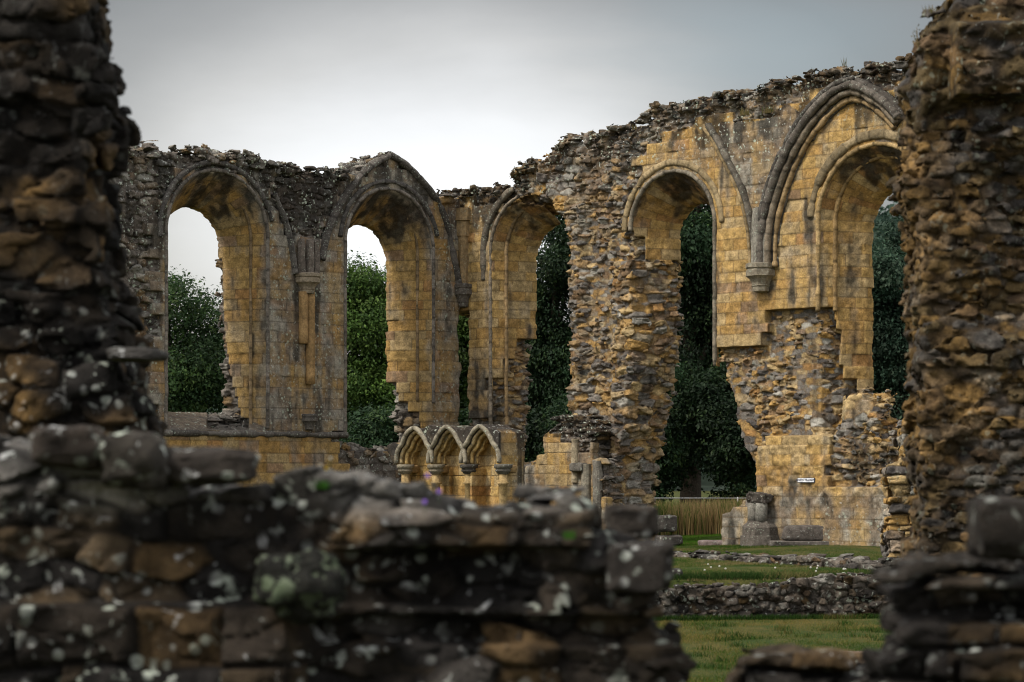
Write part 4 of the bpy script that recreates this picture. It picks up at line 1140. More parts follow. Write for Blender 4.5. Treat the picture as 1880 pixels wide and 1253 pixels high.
bpy.data.objects.remove(to); 
me.materials.clear(); me.materials.append(plain_mat('sign_ink', (.02, .03, .07)))
lo = bpy.data.objects.new('lettering', me); COL.objects.link(lo); lo.parent = th
lo.rotation_euler = (math.radians(90), 0, math.radians(-45))
q = FB.world(u, .052, 0) - c
lo.location = (q[0], q[1], 0)

# ------------------------------------------------------------------ ground
def build_ground():
    g, t = None, None
    m, t = node_mat('turf'); g = G(t)
    out = g.n('ShaderNodeOutputMaterial')
    co = g.n('ShaderNodeTexCoord').outputs['Object']
    mpn = g.n('ShaderNodeMapping', {'Vector': co, 'Scale': (1, .45, 1)})
    a = g.n('ShaderNodeTexNoise', {'Vector': mpn.outputs[0], 'Scale': 1.5, 'Detail': 6.0, 'Roughness': .65})
    b = g.n('ShaderNodeTexNoise', {'Vector': co, 'Scale': 22.0, 'Detail': 5.0})
    c = g.mix(g.rng(a.outputs['Fac'], .36, .62, 0, 1), (.032, .054, .011), (.085, .075, .022))
    c = g.mix(g.rng(b.outputs['Fac'], .35, .7, 0, .6), c, (.022, .03, .010))
    bp = g.n('ShaderNodeBump', {'Strength': .6, 'Distance': .05, 'Height': b.outputs['Fac']})
    p = g.n('ShaderNodeBsdfPrincipled', {'Base Color': c, 'Roughness': .95, 'Normal': bp.outputs[0]})
    p.inputs['Specular IOR Level'].default_value = .1
    t.links.new(p.outputs[0], out.inputs[0])
    def sheet(xs, ys, zf):
        X, Y = np.meshgrid(xs, ys, indexing='ij')
        Z = zf(X, Y)
        i = np.arange(len(xs) - 1)[:, None] * len(ys) + np.arange(len(ys) - 1)[None]
        Q = np.stack([i, i + len(ys), i + len(ys) + 1, i + 1], -1).reshape(-1, 4)
        return np.stack([X, Y, Z], -1).reshape(-1, 3), Q
    def nz(X, Y): return .02 * fbm(X, Y, 0 * X, .6, 5, 3)
    xs = np.concatenate([np.linspace(-900, -20, 12)[:-1], np.arange(-20, 20, .25), np.linspace(20, 900, 12)])
    ys = np.concatenate([[-300, -60], np.arange(-10, 33.2, .3), np.arange(33.2, 36.6, .1), np.arange(36.6, 66, .3), np.linspace(66, 1500, 30)])
    V, Q = sheet(xs, ys, lambda X, Y: ground_z(X, Y) + nz(X, Y) * (np.abs(X) < 20) - .0 * X)
    o = mesh_obj('ground', V, Q, m); tag(o, kind='structure')
build_ground()

# ------------------------------------------------------------------ grass
def blades(name, xy, zf, h, wd, pal, seed, lean=.5, kind='stuff', two=False, head=None):
    r = np.random.default_rng(seed)
    n = len(xy); a = r.uniform(0, 2 * math.pi, n)
    hh = h * r.uniform(.5, 1.25, n); ww = wd * r.uniform(.7, 1.3, n)
    b = np.stack([xy[:, 0], xy[:, 1], zf(xy[:, 0], xy[:, 1]) - .01], -1)
    dx = np.stack([np.cos(a), np.sin(a), 0 * a], -1) * ww[:, None]
    la = r.uniform(0, 2 * math.pi, n); le = np.abs(r.normal(0, lean, n)) * hh
    tip = b + np.stack([np.cos(la) * le, np.sin(la) * le, hh], -1)
    patch = fbm(xy[:, 0].astype(f32), (xy[:, 1] * .45).astype(f32), np.zeros(n, f32), 1.5, seed, 3)
    k = np.clip(.5 + .7 * patch + .35 * r.normal(0, 1, n), 0, .999)
    c = pick(k, pal) * r.uniform(.7, 1.25, n)[:, None]
    if two:
        mid = b + (tip - b) * .55 + np.stack([-np.cos(la) * le * .2, -np.sin(la) * le * .2, .04 * hh], -1)
        V = np.stack([b - dx, b + dx, mid + dx * .8, mid - dx * .8, tip], 1).reshape(-1, 3)
        i = np.arange(n)[:, None] * 5
        fs = [np.hstack([i, i + 1, i + 2, i + 3]), np.hstack([i + 3, i + 2, i + 4])]
        cc = np.repeat(c, 5, 0)
    else:
        V = np.stack([b - dx, b + dx, tip], 1).reshape(-1, 3)
        fs = [np.arange(3 * n).reshape(-1, 3)]
        cc = np.repeat(c, 3, 0)
    o = mesh_obj(name, V, fs, GRASS, None, cc.astype(f32))
    return tag(o, kind=kind)
rg = np.random.default_rng(4)
GP = [(2.2, (.030, .064, .010)), (3.2, (.050, .090, .014)), (2.4, (.09, .11, .022)), (2.2, (.14, .125, .034)), (.8, (.19, .15, .05))]
xy = np.stack([rg.uniform(.6, 6.6, 150000), rg.uniform(22.5, 34.2, 150000)], -1)
xy = xy[xy[:, 1] < YR(xy[:, 0]) - .05]
o = blades('lawn_grass', xy, lambda x, y: ground_z(x, y), .034, .0035, GP, 21, .6); tag(o, 'short dry turf of the near lawn', 'grass')
xy = np.stack([rg.uniform(1.2, 9, 190000), 34.0 + 18 * rg.uniform(0, 1, 190000) ** 1.2], -1)
xy = xy[xy[:, 1] > YR(xy[:, 0]) + .28]
GP2 = [(2, (.035, .075, .012)), (3, (.06, .10, .02)), (2, (.095, .115, .03)), (1.7, (.15, .13, .05)), (.6, (.19, .155, .07))]
o = blades('lawn_grass', xy, lambda x, y: ground_z(x, y), .038, .0045, GP2, 22, .6); tag(o, 'short turf of the upper lawn below the yellow wall', 'grass')
xy = np.stack([rg.uniform(2.0, 8, 60000), rg.uniform(50, 58, 60000)], -1)
o = blades('lawn_grass', xy, lambda x, y: ground_z(x, y), .05, .006, [(1, (.05, .115, .012)), (1, (.07, .14, .018))], 23, .5); tag(o, 'bright green mown grass seen through the breach', 'grass')
xy = np.stack([rg.uniform(1.0, 9.0, 30000), 57.5 + 5.5 * rg.uniform(0, 1, 30000) ** 1.3], -1)
TP = [(1.2, (.07, .12, .022)), (2, (.16, .17, .05)), (3.5, (.33, .25, .11)), (2.5, (.42, .30, .14)), (1, (.28, .16, .09))]
o = blades('tall_grass', xy, lambda x, y: ground_z(x, y), .72, .008, TP, 24, .16, two=True); tag(o, 'tall straw-coloured meadow grass behind the breach', 'tall grass')
# rank edge along the retaining wall, with clover heads
xy = np.stack([rg.uniform(1.2, 6.4, 9000), np.zeros(9000)], -1); xy[:, 1] = YR(xy[:, 0]) + .32 + np.abs(rg.normal(0, .55, 9000))
o = blades('rank_grass', xy, lambda x, y: ground_z(x, y), .10, .006, [(2, (.025, .05, .012)), (2, (.045, .08, .02)), (1, (.12, .11, .04))], 25, .7, two=True); tag(o, 'longer rank grass along the top of the retaining wall', 'grass')
xy = np.stack([rg.uniform(.8, 6.4, 7000), np.zeros(7000)], -1); xy[:, 1] = YR(xy[:, 0]) - .10 - np.abs(rg.normal(0, .07, 7000))
ctr_ = np.stack([rg.uniform(.8, 6.2, 90), rg.uniform(24, 33, 90)], -1)
xy = np.concatenate([xy, np.repeat(ctr_, 55, 0) + rg.normal(0, .07, (90 * 55, 2))])
xy = xy[xy[:, 1] < YR(xy[:, 0]) - .06]
o = blades('rank_grass', xy, lambda x, y: ground_z(x, y), .085, .004, [(2, (.022, .05, .010)), (2, (.04, .08, .016)), (1, (.11, .10, .03))], 26, .6, two=True); tag(o, 'longer grass at the foot of the retaining wall and in clumps on the near lawn', 'grass')
mb = MB()
r_ = random.Random(8)
for _ in range(14):
    x = r_.uniform(1.9, 5.6); y = YR(x) + .5 + abs(r_.gauss(0, .9)); z = .10 + r_.uniform(0, .05)
    if r_.random() < .6: x = r_.choice((2.35, 3.1, 4.6, 4.9)) + r_.gauss(0, .25)
    lump(mb, (x, y, z), (.016, .016, .014), 1, (.62, .60, .55, 0), 7, 5, 1.0, .1)
o = mb.build('clover_heads', GRASS); tag(o, 'white clover heads dotted over the middle lawn', 'flowers', kind='stuff')

# ------------------------------------------------------------------ wire fence beyond
th = thing('wire_fence', 'thin metal fence rail behind the tall grass', 'fence', (4, 63.2, 0))
def tube(mb, a, b, r, c, k=6):
    a, b = np.array(a, float), np.array(b, float); d = b - a; d /= np.linalg.norm(d)
    e1 = np.cross(d, (0, 0, 1) if abs(d[2]) < .9 else (1, 0, 0)); e1 /= np.linalg.norm(e1); e2 = np.cross(d, e1)
    V = [p + (e1 * math.cos(2 * math.pi * i / k) + e2 * math.sin(2 * math.pi * i / k)) * q for p, q in ((a, r[0]), (b, r[1])) for i in range(k)]
    mb.add(V, [[i, (i + 1) % k, k + (i + 1) % k, k + i] for i in range(k)], [[0, i + 1, i] for i in range(1, k - 1)] + [[k, k + i, k + i + 1] for i in range(1, k - 1)], c)
FM = plain_mat('galvanised_steel', (.45, .46, .47), .45, .6)
zr = EYE - 45 * 63.2 / F_PX
for z in (zr, zr - .32, zr - .64):
    mb = MB(); tube(mb, (-14, 63.2, z), (22, 63.2, z), (.012, .012), (.4, .4, .4)); mb.build('rail', FM, th)
for x in np.arange(-13.3, 22, 2.4):
    mb = MB(); tube(mb, (x, 63.2, -.1), (x, 63.2, zr + .03), (.02, .02), (.4, .4, .4)); mb.build('post', FM, th)

# ------------------------------------------------------------------ trees
def limb(mb, pts, rad, c, k=8):
    pts = np.array(pts, float); n = len(pts); V = []
    for i in range(n):
        d = pts[min(i + 1, n - 1)] - pts[max(i - 1, 0)]; d /= np.linalg.norm(d) + 1e-9
        e1 = np.cross(d, (0.3, 1, 0)); e1 /= np.linalg.norm(e1); e2 = np.cross(d, e1)
        for j in range(k):
            a = 2 * math.pi * j / k; V.append(pts[i] + (e1 * math.cos(a) + e2 * math.sin(a)) * rad[i])
    mb.add(V, [[i * k + j, i * k + (j + 1) % k, (i + 1) * k + (j + 1) % k, (i + 1) * k + j] for i in range(n - 1) for j in range(k)], None, c)
def tree(name, label, cat, x, y, h, rx, pal, seed, nleaf=42000, base=.16, leaf=.17, group=None, droop=.3, lobes=22, trunk_c=(.05, .04, .03, .1), narrow=0.0):
    r = np.random.default_rng(seed); rr = random.Random(seed)
    th = thing(name, label, cat, (x, y, 0), group)
    # lobes of the crown
    L = []
    for i in range(lobes):
        t = (i + .5) / lobes; zc = h * (base + (1 - base) * (.12 + .80 * t))
        wdt = rx * (math.sin(math.pi * min(1, (.16 + .84 * (1 - t) ** .75))) ** .6) * (1 - narrow * t)
        a = rr.uniform(0, 6.28); d = wdt * rr.uniform(.25, .72)
        q = max(.45, wdt * rr.uniform(.30, .50))
        L.append((x + d * math.cos(a), y + d * math.sin(a), zc, q, q * rr.uniform(.6, .85)))
    for i in range(16):
        a = rr.uniform(0, 6.28); t = rr.uniform(.45, 1.0); d = rx * (1.15 - .85 * t) * rr.uniform(.75, 1.1)
        L.append((x + d * math.cos(a), y + d * math.sin(a), h * (base + (1 - base) * t) * rr.uniform(.93, 1.05), rr.uniform(.18, .42), rr.uniform(.2, .5)))
    L.append((x, y, h * .93, rx * .28, h * .08)); L.append((x, y, h * .55, rx * .55, h * .26))
    mb = MB()
    top = np.array((x + rr.uniform(-.2, .2), y, h * .86))
    limb(mb, [(x, y, -.1), (x + .05, y, h * .22), (x - .05, y, h * .5), top], [h * .03, h * .022, h * .014, .02], trunk_c)
    for lx, ly, lz, q, qz in L[:lobes]:
        z0 = max(h * .14, lz - h * .18)
        limb(mb, [(x, y, z0), ((x + lx) / 2, (y + ly) / 2, (z0 + lz) / 2 + .1), (lx, ly, lz)], [h * .010, h * .006, .012], trunk_c, 6)
    mb.build('trunk', BARK, th)
    Ls = np.array(L); wgt = Ls[:, 3] ** 2; wgt /= wgt.sum()
    nc = int(nleaf * 1.45) // 26
    leaf *= .70
    li = r.choice(len(L), nc, p=wgt)
    v = r.normal(0, 1, (nc, 3)); v /= np.linalg.norm(v, axis=1)[:, None]
    rad = r.uniform(0, 1, nc) ** .4 * 1.1
    cc = Ls[li, :3] + v * rad[:, None] * np.stack([Ls[li, 3], Ls[li, 3], Ls[li, 4]], -1)
    n = nc * 26
    cl = np.repeat(np.arange(nc), 26)
    P = cc[cl] + r.normal(0, 1, (n, 3)) * np.array([.17, .17, .10]) * (rx / 2.6 + .5) * .9
    P[:, 2] = np.maximum(P[:, 2], .15)
    nd = r.normal(0, .55, (n, 3)); nd[:, 2] += .75; nd += v[cl] * .7; nd /= np.linalg.norm(nd, axis=1)[:, None]
    ax = r.normal(0, 1, (n, 3)); ax[:, 2] -= droop * 2; ax += v[cl] * .6
    ax -= nd * (ax * nd).sum(1)[:, None]; ax /= np.linalg.norm(ax, axis=1)[:, None]
    bx = np.cross(nd, ax)
    ll = leaf * r.uniform(.6, 1.3, n); lw = ll * .27
    V = np.stack([P - ax * ll[:, None] * .5, P + bx * lw[:, None], P + ax * ll[:, None] * .5 - nd * ll[:, None] * .12, P - bx * lw[:, None]], 1).reshape(-1, 3)
    lt = r.uniform(.55, 1.5, len(L))
    ck = pick(np.clip(r.uniform(0, 1, nc), 0, .999), pal) * (r.uniform(.75, 1.3, nc) * lt[li])[:, None]
    col = np.repeat(ck[cl] * r.uniform(.75, 1.25, n)[:, None], 4, 0)
    mesh_obj('crown', V, np.arange(4 * n).reshape(-1, 4), LEAF, th, col.astype(f32), False)
    return th
PG = [(2, (.022, .048, .018)), (2, (.034, .070, .020)), (1, (.06, .10, .026))]
PL = [(2, (.030, .065, .012)), (3, (.052, .10, .018)), (1.5, (.085, .14, .028))]
PD = [(3, (.014, .032, .014)), (2, (.022, .045, .018)), (1, (.035, .062, .02))]
PB = [(2, (.016, .036, .022)), (2, (.026, .05, .03)), (1, (.045, .07, .045))]
GT = 'trees behind the ruin'
tree('broadleaf_tree', 'dark green tree with ragged top filling the far left window', 'tree', -10.5, 74, 7.6, 2.7, PG, 1, 36000, .05, .17, GT)
tree('broadleaf_tree', 'fresh light green tree behind the gabled window', 'tree', -4.9, 77, 8.3, 2.4, PL, 2, 44000, .04, .17, GT, .6)
tree('broadleaf_tree', 'mid green tree seen through the slit at the wall corner', 'tree', -1.2, 80, 7.8, 2.3, PL, 3, 26000, .05, .2, GT)
tree('broadleaf_tree', 'drooping dark green tree behind the broken corner window', 'tree', 1.25, 75, 10.2, 2.4, PD, 4, 52000, .03, .17, GT, .8)
tree('conifer_tree', 'tall blackish green tree filling the breach above the meadow', 'tree', 5.3, 72, 12.0, 3.0, PD, 5, 70000, .02, .18, GT, .7)
tree('broadleaf_tree', 'dark tree to the right of the breach behind the yellow wall', 'tree', 8.9, 76, 10.5, 3.0, PD, 6, 36000, .03, .2, GT)
tree('broadleaf_tree', 'bluish dark tree behind the rightmost window', 'tree', 11.9, 73, 9.4, 2.4, PB, 7, 44000, .03, .18, GT, .5)
for k, (x, y, h, rx, lb) in enumerate(((-7.0, 72, 3.2, 2.0, 'low bush between the two left trees'), (-3.3, 71, 3.4, 2.0, 'low dark bush under the gabled window'), (-.4, 72, 3.6, 1.8, 'dark bush behind the wall corner'),
                                       (2.6, 70, 3.8, 1.8, 'dark bush behind the foot of the rubble pier'), (3.9, 68, 4.2, 1.7, 'blackish bush at the left of the breach behind the fence'), (6.3, 68, 4.4, 1.9, 'blackish bush at the right of the breach behind the fence'), (-12.8, 72, 3.0, 2.2, 'bush at the foot of the far left tree'))):
    tree('bush', lb, 'bush', x, y, h, rx, PD if k else PG, 20 + k, 20000, .0, .18, 'bushes behind the ruin', .4, 9)

def build_hill():
    xs = np.arange(-160, 200, 2.5); ys = np.arange(190, 420, 2.5)
    X, Y = np.meshgrid(xs, ys, indexing='ij')
    Zt = 9 + 20 * sm(X, -10, 50)
    Z = Zt * sm(Y, 195, 300) + 1.2 * fbm(X, Y, 0 * X, .05, 3, 3)
    i = np.arange(len(xs) - 1)[:, None] * len(ys) + np.arange(len(ys) - 1)[None]
    o = mesh_obj('hills', np.stack([X, Y, Z - 1.0], -1).reshape(-1, 3), np.stack([i, i + len(ys), i + len(ys) + 1, i + 1], -1).reshape(-1, 4), plain_mat('hill_turf', (.03, .05, .03), .9, 0, .2))
    tag(o, kind='structure')
    r = np.random.default_rng(9)
    n0 = 2600
    cx, cy = r.uniform(-60, 110, n0), r.uniform(195, 330, n0)
    cz = (9 + 20 * sm(cx, -10, 50)) * sm(cy, 195, 300) + r.uniform(1.5, 4.5, n0)
    k = 60; n = n0 * k; cl = np.repeat(np.arange(n0), k)
    v = r.normal(0, 1, (n, 3)); v /= np.linalg.norm(v, axis=1)[:, None]; v[:, 2] = np.abs(v[:, 2]) - .1
    P = np.stack([cx, cy, cz], -1)[cl] + v * np.array([2.6, 2.6, 3.0]) * r.uniform(.7, 1.05, n)[:, None]
    nd = v + r.normal(0, .5, (n, 3)); nd /= np.linalg.norm(nd, axis=1)[:, None]
    ax = np.cross(nd, r.normal(0, 1, (n, 3))); ax /= np.linalg.norm(ax, axis=1)[:, None]; bx = np.cross(nd, ax)
    l = r.uniform(.25, .6, n)[:, None]
    V = np.stack([P - ax * l, P + bx * l * .6, P + ax * l, P - bx * l * .6], 1).reshape(-1, 3)
    c = pick(r.uniform(0, .999, n0), [(2, (.035, .065, .045)), (2, (.045, .08, .06)), (1, (.06, .085, .05))])[cl] * r.uniform(.7, 1.25, n)[:, None]  # blue-green tint paints in the distance haze
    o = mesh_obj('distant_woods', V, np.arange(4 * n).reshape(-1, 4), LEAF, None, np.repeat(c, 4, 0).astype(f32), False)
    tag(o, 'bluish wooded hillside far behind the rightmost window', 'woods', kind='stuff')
build_hill()
# ------------------------------------------------------------------ the dark ruins close to the camera
def ax_frame(Y): return Frame((0.0, Y), (1.0, 0.0), (0.0, -1.0))
NEARP = [(3.2, (.034, .027, .021)), (3, (.020, .018, .017)), (2, (.052, .038, .024)), (2.0, (.058, .052, .047)), (.8, (.09, .058, .028))]
def near_colour(pal, al, ochre=None, mort=(.007, .006, .005)):
    def f(s, I):
        u, w_, z = I['u'], I['w'], I['z']
        x, y = s.fr.px(u, w_, z)
        h, h2 = idh(I['cid'], 41), idh(I['cid'], 42)
        c = pick(h, pal) * (.7 + .6 * h2)[:, None]
        med = fbm(u, w_, z, 3.0, s.seed + 52, 3); big = fbm(u, w_, z, 1.1, s.seed + 51, 2)
        if ochre is not None:
            k = np.clip(ochre(x, y) + .5 * med + .3 * big + .5 * (h2 - .5), 0, 1)
            c = lerp(c, np.broadcast_to(np.array((.15, .09, .032)), c.shape) * (.6 + .7 * h)[:, None], k * .9)
        if s.crusttop: c = lerp(c, np.broadcast_to(np.array((.26, .25, .235)), c.shape), sm(z + .05 * med, s.crusttop - .13, s.crusttop) * .6)
        c = c * np.clip(1 + .8 * med + .4 * fbm(u, w_, z, 12.0, s.seed + 54, 2), .25, 2.0)[:, None]
        j = (1 - sm(I['d'], .0, .22)) * .8
        c = lerp(c, np.broadcast_to(np.array(mort), c.shape), j)
        a = np.clip((al(x, y) if callable(al) else al) * (.55 + .9 * (idh(I['cid'], 44))), 0, 1)
        return np.concatenate([c, a[:, None]], 1)
    return f
# left pier
fr = ax_frame(13.0)
out = poly_px(fr, [(-420, -120), (112, -110), (145, -40), (163, 0), (158, 25), (164, 50), (172, 110), (166, 150), (172, 215), (166, 260), (172, 330), (180, 380), (186, 440), (196, 520), (208, 600), (216, 630), (228, 690), (226, 740), (246, 790), (268, 830), (268, 1480), (-420, 1480)])
rubble_body('rubble_pier', 'tall near-black rubble pier rising out of the left edge of the picture', 'ruined pier', fr, ((-4.05, -1.7), (-1.0, .32), (-.4, 4.6)), (.0165, .018, .015), .95, 101, out, (.27, .24, .165), (-.04, .045),
            near_colour([(a, np.array(b) * .55) for a, b in NEARP], lambda x, y: .12 + .4 * sm(y, 480, 700), lambda x, y: -.25 + .75 * np.exp(-((y - 350) / 50) ** 2) + .7 * sm(-x, -150, -20) * sm(y, 560, 660)), False, edge=.055, mat=STONE_NEAR, rgh=.018, fa=.06,
            front=lambda u, z: .10 * fbm(u, 0 * u, z, 1.6, 4, 2) + .10 * sm(-z, -2.2, -1.7))
# the long foreground wall
fr = ax_frame(10.0)
out = poly_px(fr, [(-300, 800), (40, 800), (60, 796), (130, 800), (185, 806), (215, 822), (245, 836), (300, 872), (330, 884), (470, 890), (560, 892), (590, 880), (640, 884), (700, 890), (720, 884), (775, 881), (800, 892), (815, 906), (900, 911), (1000, 914), (1112, 916), (1118, 930),
                   (1122, 995), (1205, 1000), (1222, 1006), (1226, 1060), (1226, 1140), (1240, 1150), (1262, 1168), (1264, 1205), (1286, 1214), (1290, 1500), (-300, 1500)])
def ffront(u, z):
    x, y = fr.px(u, 0 * u, z)
    d = .07 * fbm(u, 0 * u, z, 2.0, 14, 2)
    d += .10 * sm(y, 1100, 1112) * sm(-x, -545, -525)
    d -= .10 * sm(y, 1005, 1015) * sm(-y, -1120, -1105) * sm(x, 600, 620) * sm(-x, -1000, -980)
    d -= .12 * sm(y, 1128, 1140) * sm(-y, -1190, -1180) * sm(x, 560, 580)
    d += .10 * sm(y, 930, 945) * sm(-y, -1010, -1000) * sm(x, 640, 700)
    return d
rubble_body('foreground_wall', 'dark lichen-spotted rubble wall running across the whole foreground', 'low wall', fr, ((-2.85, .95), (-.72, .35), (.30, 1.85)), (.0125, .014, .0115), .62, 103, out, (.30, .26, .14), (-.03, .035),
            near_colour(NEARP, lambda x, y: .55 + .5 * sm(-y, -960, -890) + .4 * (y > 1100) * (x < 560), lambda x, y: -.45 + .6 * sm(-x, -200, -60) + .4 * np.exp(-((x - 490) / 60) ** 2 - ((y - 950) / 30) ** 2)),
            lambda u, z: (z < .968) & (u < -.85), (.1, .28, .46, .70, .962, 1.07, 1.13, 1.215, 1.34, 1.46, 1.55, 1.7, 1.85, 2.0), .44, edge=.042, mat=STONE_NEAR, rgh=.014, front=ffront, part='rubble_masonry', ctop=1.44)
FG = bpy.data.objects['foreground_wall']
def at_px(x, y, Y): return ((x - CX) / F_PX * Y, Y, EYE + (HZ - y) * Y / F_PX)
def near_stone(name, x, y, Y, rx, rz_, ry, sd_, c4, parent=None, boxy=.55, amp=.14, label=None, cat=None, rot=0.0, mat=None):
    mb = MB(); p = at_px(x, y, Y)
    lump(mb, p, (rx * Y / F_PX, ry, rz_ * Y / F_PX), sd_, c4, 72, 44, boxy, amp, rot)
    o = mb.build(name, mat or STONE_NEAR, parent)
    if label: tag(o, label, cat)
    return o
o = near_stone('projecting_stone', 542, 1074, 9.79, 74, 60, .17, 112, (.018, .018, .015, 1.0), FG, .62, .30, mat=STONE_MOSS); o['label'] = 'rounded stone furred with pale green lichen'
near_stone('boulder', 385, 858, 10.0, 88, 32, .17, 113, (.05, .042, .036, 1.0), None, .55, .12, 'flat-bottomed boulder blotched with white lichen on the left of the foreground wall', 'boulder', .1)
near_stone('slate_slab', 340, 826, 10.25, 70, 6, .14, 114, (.05, .045, .04, .5), None, .4, .1, 'thin dark slab poking out above the white-blotched boulder', 'slab', .2)
near_stone('boulder', 240, 846, 9.85, 60, 52, .17, 115, (.055, .048, .04, 1.0), None, .6, .16, 'dark round boulder with pale lichen cap beside the left pier', 'boulder')
near_stone('boulder', 128, 822, 9.9, 70, 38, .2, 116, (.05, .04, .033, .6), None, .5, .16, 'brown boulder at the foot of the left pier', 'boulder', .2)
near_stone('projecting_slab', 252, 652, 12.9, 50, 12, .2, 117, (.075, .07, .065, .9), bpy.data.objects['rubble_pier'], .4, .1)
near_stone('capping_stone', 1160, 958, 11.3, 46, 30, .2, 118, (.05, .042, .035, .5), None, .3, .14, 'squared stone block lying behind the right end of the foreground wall', 'stone block')
near_stone('capping_stone', 1172, 1040, 10.02, 58, 44, .2, 119, (.035, .03, .026, .7), FG, .3, .16)
# right pier, and the lower stub of rubble beyond it
fr = ax_frame(21.0)
out = poly_px(fr, [(1696, 1330), (1698, 900), (1700, 800), (1696, 700), (1692, 640), (1690, 560), (1687, 500), (1688, 450), (1684, 380), (1668, 345), (1664, 318), (1678, 300), (1676, 240), (1674, 190), (1668, 150), (1684, 128), (1692, 100), (1708, 66), (1716, 30), (1738, 14), (1751, -14), (1770, -40), (1850, -60), (2140, -80), (2140, 1330)])
def rfront(u, z):
    x, y = fr_r.px(u, 0 * u, z)
    d = .12 * fbm(u, 0 * u, z, 1.3, 24, 2)
    d += .34 * sm(x, 1742, 1748) * sm(-y, -186, -182) * sm(y, 36, 60)
    d += .12 * sm(x, 1770, 1785) * sm(y, 182, 186) * sm(-y, -330, -250)
    d += .16 * sm(y, 560, 640) * sm(x, 1740, 1830) - .10 * sm(-x, -1700, -1680)
    return d
fr_r = fr
RIGHTP = [(2.4, OCH * .27), (2.4, BUF * .22), (2.6, GRY * .38), (2, DGR * .5), (1.6, BRN * .48), (.5, LGR * .36)]
def rcol(x, y): return .20 + .75 * sm(-y, -360, -120) + .45 * sm(x, 1745, 1880) + .2 * sm(y, 760, 900)
rubble_body('rubble_pier', 'tall ochre and grey rubble pier closing the right edge of the picture', 'ruined pier', fr, ((3.3, 5.6), (-1.0, .62), (-.7, 5.85)), (.0185, .020, .017), .95, 105, out, (.22, .22, .10), (-.02, .04),
            near_colour(RIGHTP, lambda x, y: .10 + .15 * sm(-y, -300, -100), lambda x, y: .50 - rcol(x, y) * .8 + .4 * (x > 1745) * (y > 45) * (y < 200), (.035, .024, .013)), False, edge=.032, rgh=.028, front=rfront, fa=.06, mixed=True)
fr = ax_frame(38.0)
out = poly_px(fr, [(1630, 1080), (1630, 960), (1640, 905), (1632, 868), (1636, 850), (1654, 845), (1655, 790), (1664, 770), (1690, 764), (1740, 770), (1760, 800), (1900, 820), (1900, 1080)])
rubble_body('rubble_stub', 'coursed ochre rubble stub wall at the foot of the right pier', 'low wall', fr, ((5.8, 8.1), (-.75, .2), (-.15, 2.6)), (.018, .02, .017), .7, 106, out, (.3, .26, .125), (-.05, .08),
            near_colour([(3, OCH * .8), (2.4, BUF * .75), (2, GRY), (1.4, DGR), (1, LGR * .8)], .25, lambda x, y: -.1, (.05, .036, .022)), True, (.09, .2), .36, edge=.05, rgh=.018)
# right foreground
fr = ax_frame(9.6)
out = poly_px(fr, [(1588, 1500), (1588, 1205), (1600, 1190), (1632, 1186), (1630, 1130), (1632, 1072), (1672, 1064), (1674, 1046), (1690, 1036), (1780, 1038), (2200, 1034), (2200, 1500)])
def qfront(u, z):
    x, y = fr_q.px(u, 0 * u, z)
    return .06 * fbm(u, 0 * u, z, 2.0, 15, 2) - .12 * sm(x, 1790, 1800) * sm(y, 1085, 1092) * sm(-y, -1150, -1140) + .08 * sm(y, 1060, 1066) * sm(-y, -1085, -1078) + .1 * sm(y, 1140, 1150)
fr_q = fr
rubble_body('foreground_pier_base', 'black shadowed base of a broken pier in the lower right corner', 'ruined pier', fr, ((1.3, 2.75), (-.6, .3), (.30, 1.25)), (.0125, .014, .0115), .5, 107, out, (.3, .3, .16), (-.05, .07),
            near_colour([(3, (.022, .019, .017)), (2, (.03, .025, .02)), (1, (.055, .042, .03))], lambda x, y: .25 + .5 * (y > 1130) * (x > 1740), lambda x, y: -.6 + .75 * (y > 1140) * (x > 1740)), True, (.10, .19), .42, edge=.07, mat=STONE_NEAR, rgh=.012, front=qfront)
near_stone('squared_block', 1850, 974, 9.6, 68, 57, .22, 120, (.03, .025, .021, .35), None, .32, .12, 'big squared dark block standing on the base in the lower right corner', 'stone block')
fr = ax_frame(11.0)
out = poly_px(fr, [(1340, 1700), (1352, 1262), (1368, 1240), (1374, 1226), (1420, 1228), (1450, 1236), (1480, 1230), (1620, 1236), (1640, 1700)])
rubble_body('low_stump', 'low dark stump of walling at the bottom edge before the near lawn', 'low wall', fr, ((.98, 1.85), (-.55, .2), (-.6, .75)), (.014, .016, .014), .5, 108, out, (.3, .3, .16), (-.03, .05),
            near_colour(NEARP, .35, lambda x, y: -.5), True, (.10, .18), .42, edge=.06, mat=STONE_NEAR)

# ------------------------------------------------------------------ small plants
def tuft(name, label, cat, loc, n, h, wd, pal, seed, spread=.05, lean=.35, group=None, heads=None):
    r = np.random.default_rng(seed); th_ = None
    a = r.uniform(0, 2 * math.pi, n); q = np.minimum(np.abs(r.normal(0, spread, n)), spread * 1.2)
    b = np.array(loc) + np.stack([np.cos(a) * q, np.sin(a) * q, 0 * a], -1)
    hh = h * r.uniform(.45, 1.1, n); le = r.normal(0, lean, n) * hh; la = r.uniform(0, 6.28, n)
    tip = b + np.stack([np.cos(la) * le, np.sin(la) * le, hh], -1); mid = (b + tip) / 2 + np.array((0, 0, 1)) * (hh * .08)[:, None]
    d = np.stack([np.cos(a + 1.57), np.sin(a + 1.57), 0 * a], -1) * wd
    d2 = np.array((1, 0, 0)) * wd
    V = np.stack([b - d2, b + d2, mid + d2 * .8, mid - d2 * .8, tip], 1).reshape(-1, 3)
    i = np.arange(n)[:, None] * 5
    c = np.repeat(pick(r.uniform(0, .999, n), pal), 5, 0)
    o = mesh_obj(name, V, [np.hstack([i, i + 1, i + 2, i + 3]), np.hstack([i + 3, i + 2, i + 4])], GRASS, None, c.astype(f32))
    tag(o, label, cat, group)
    return o, tip
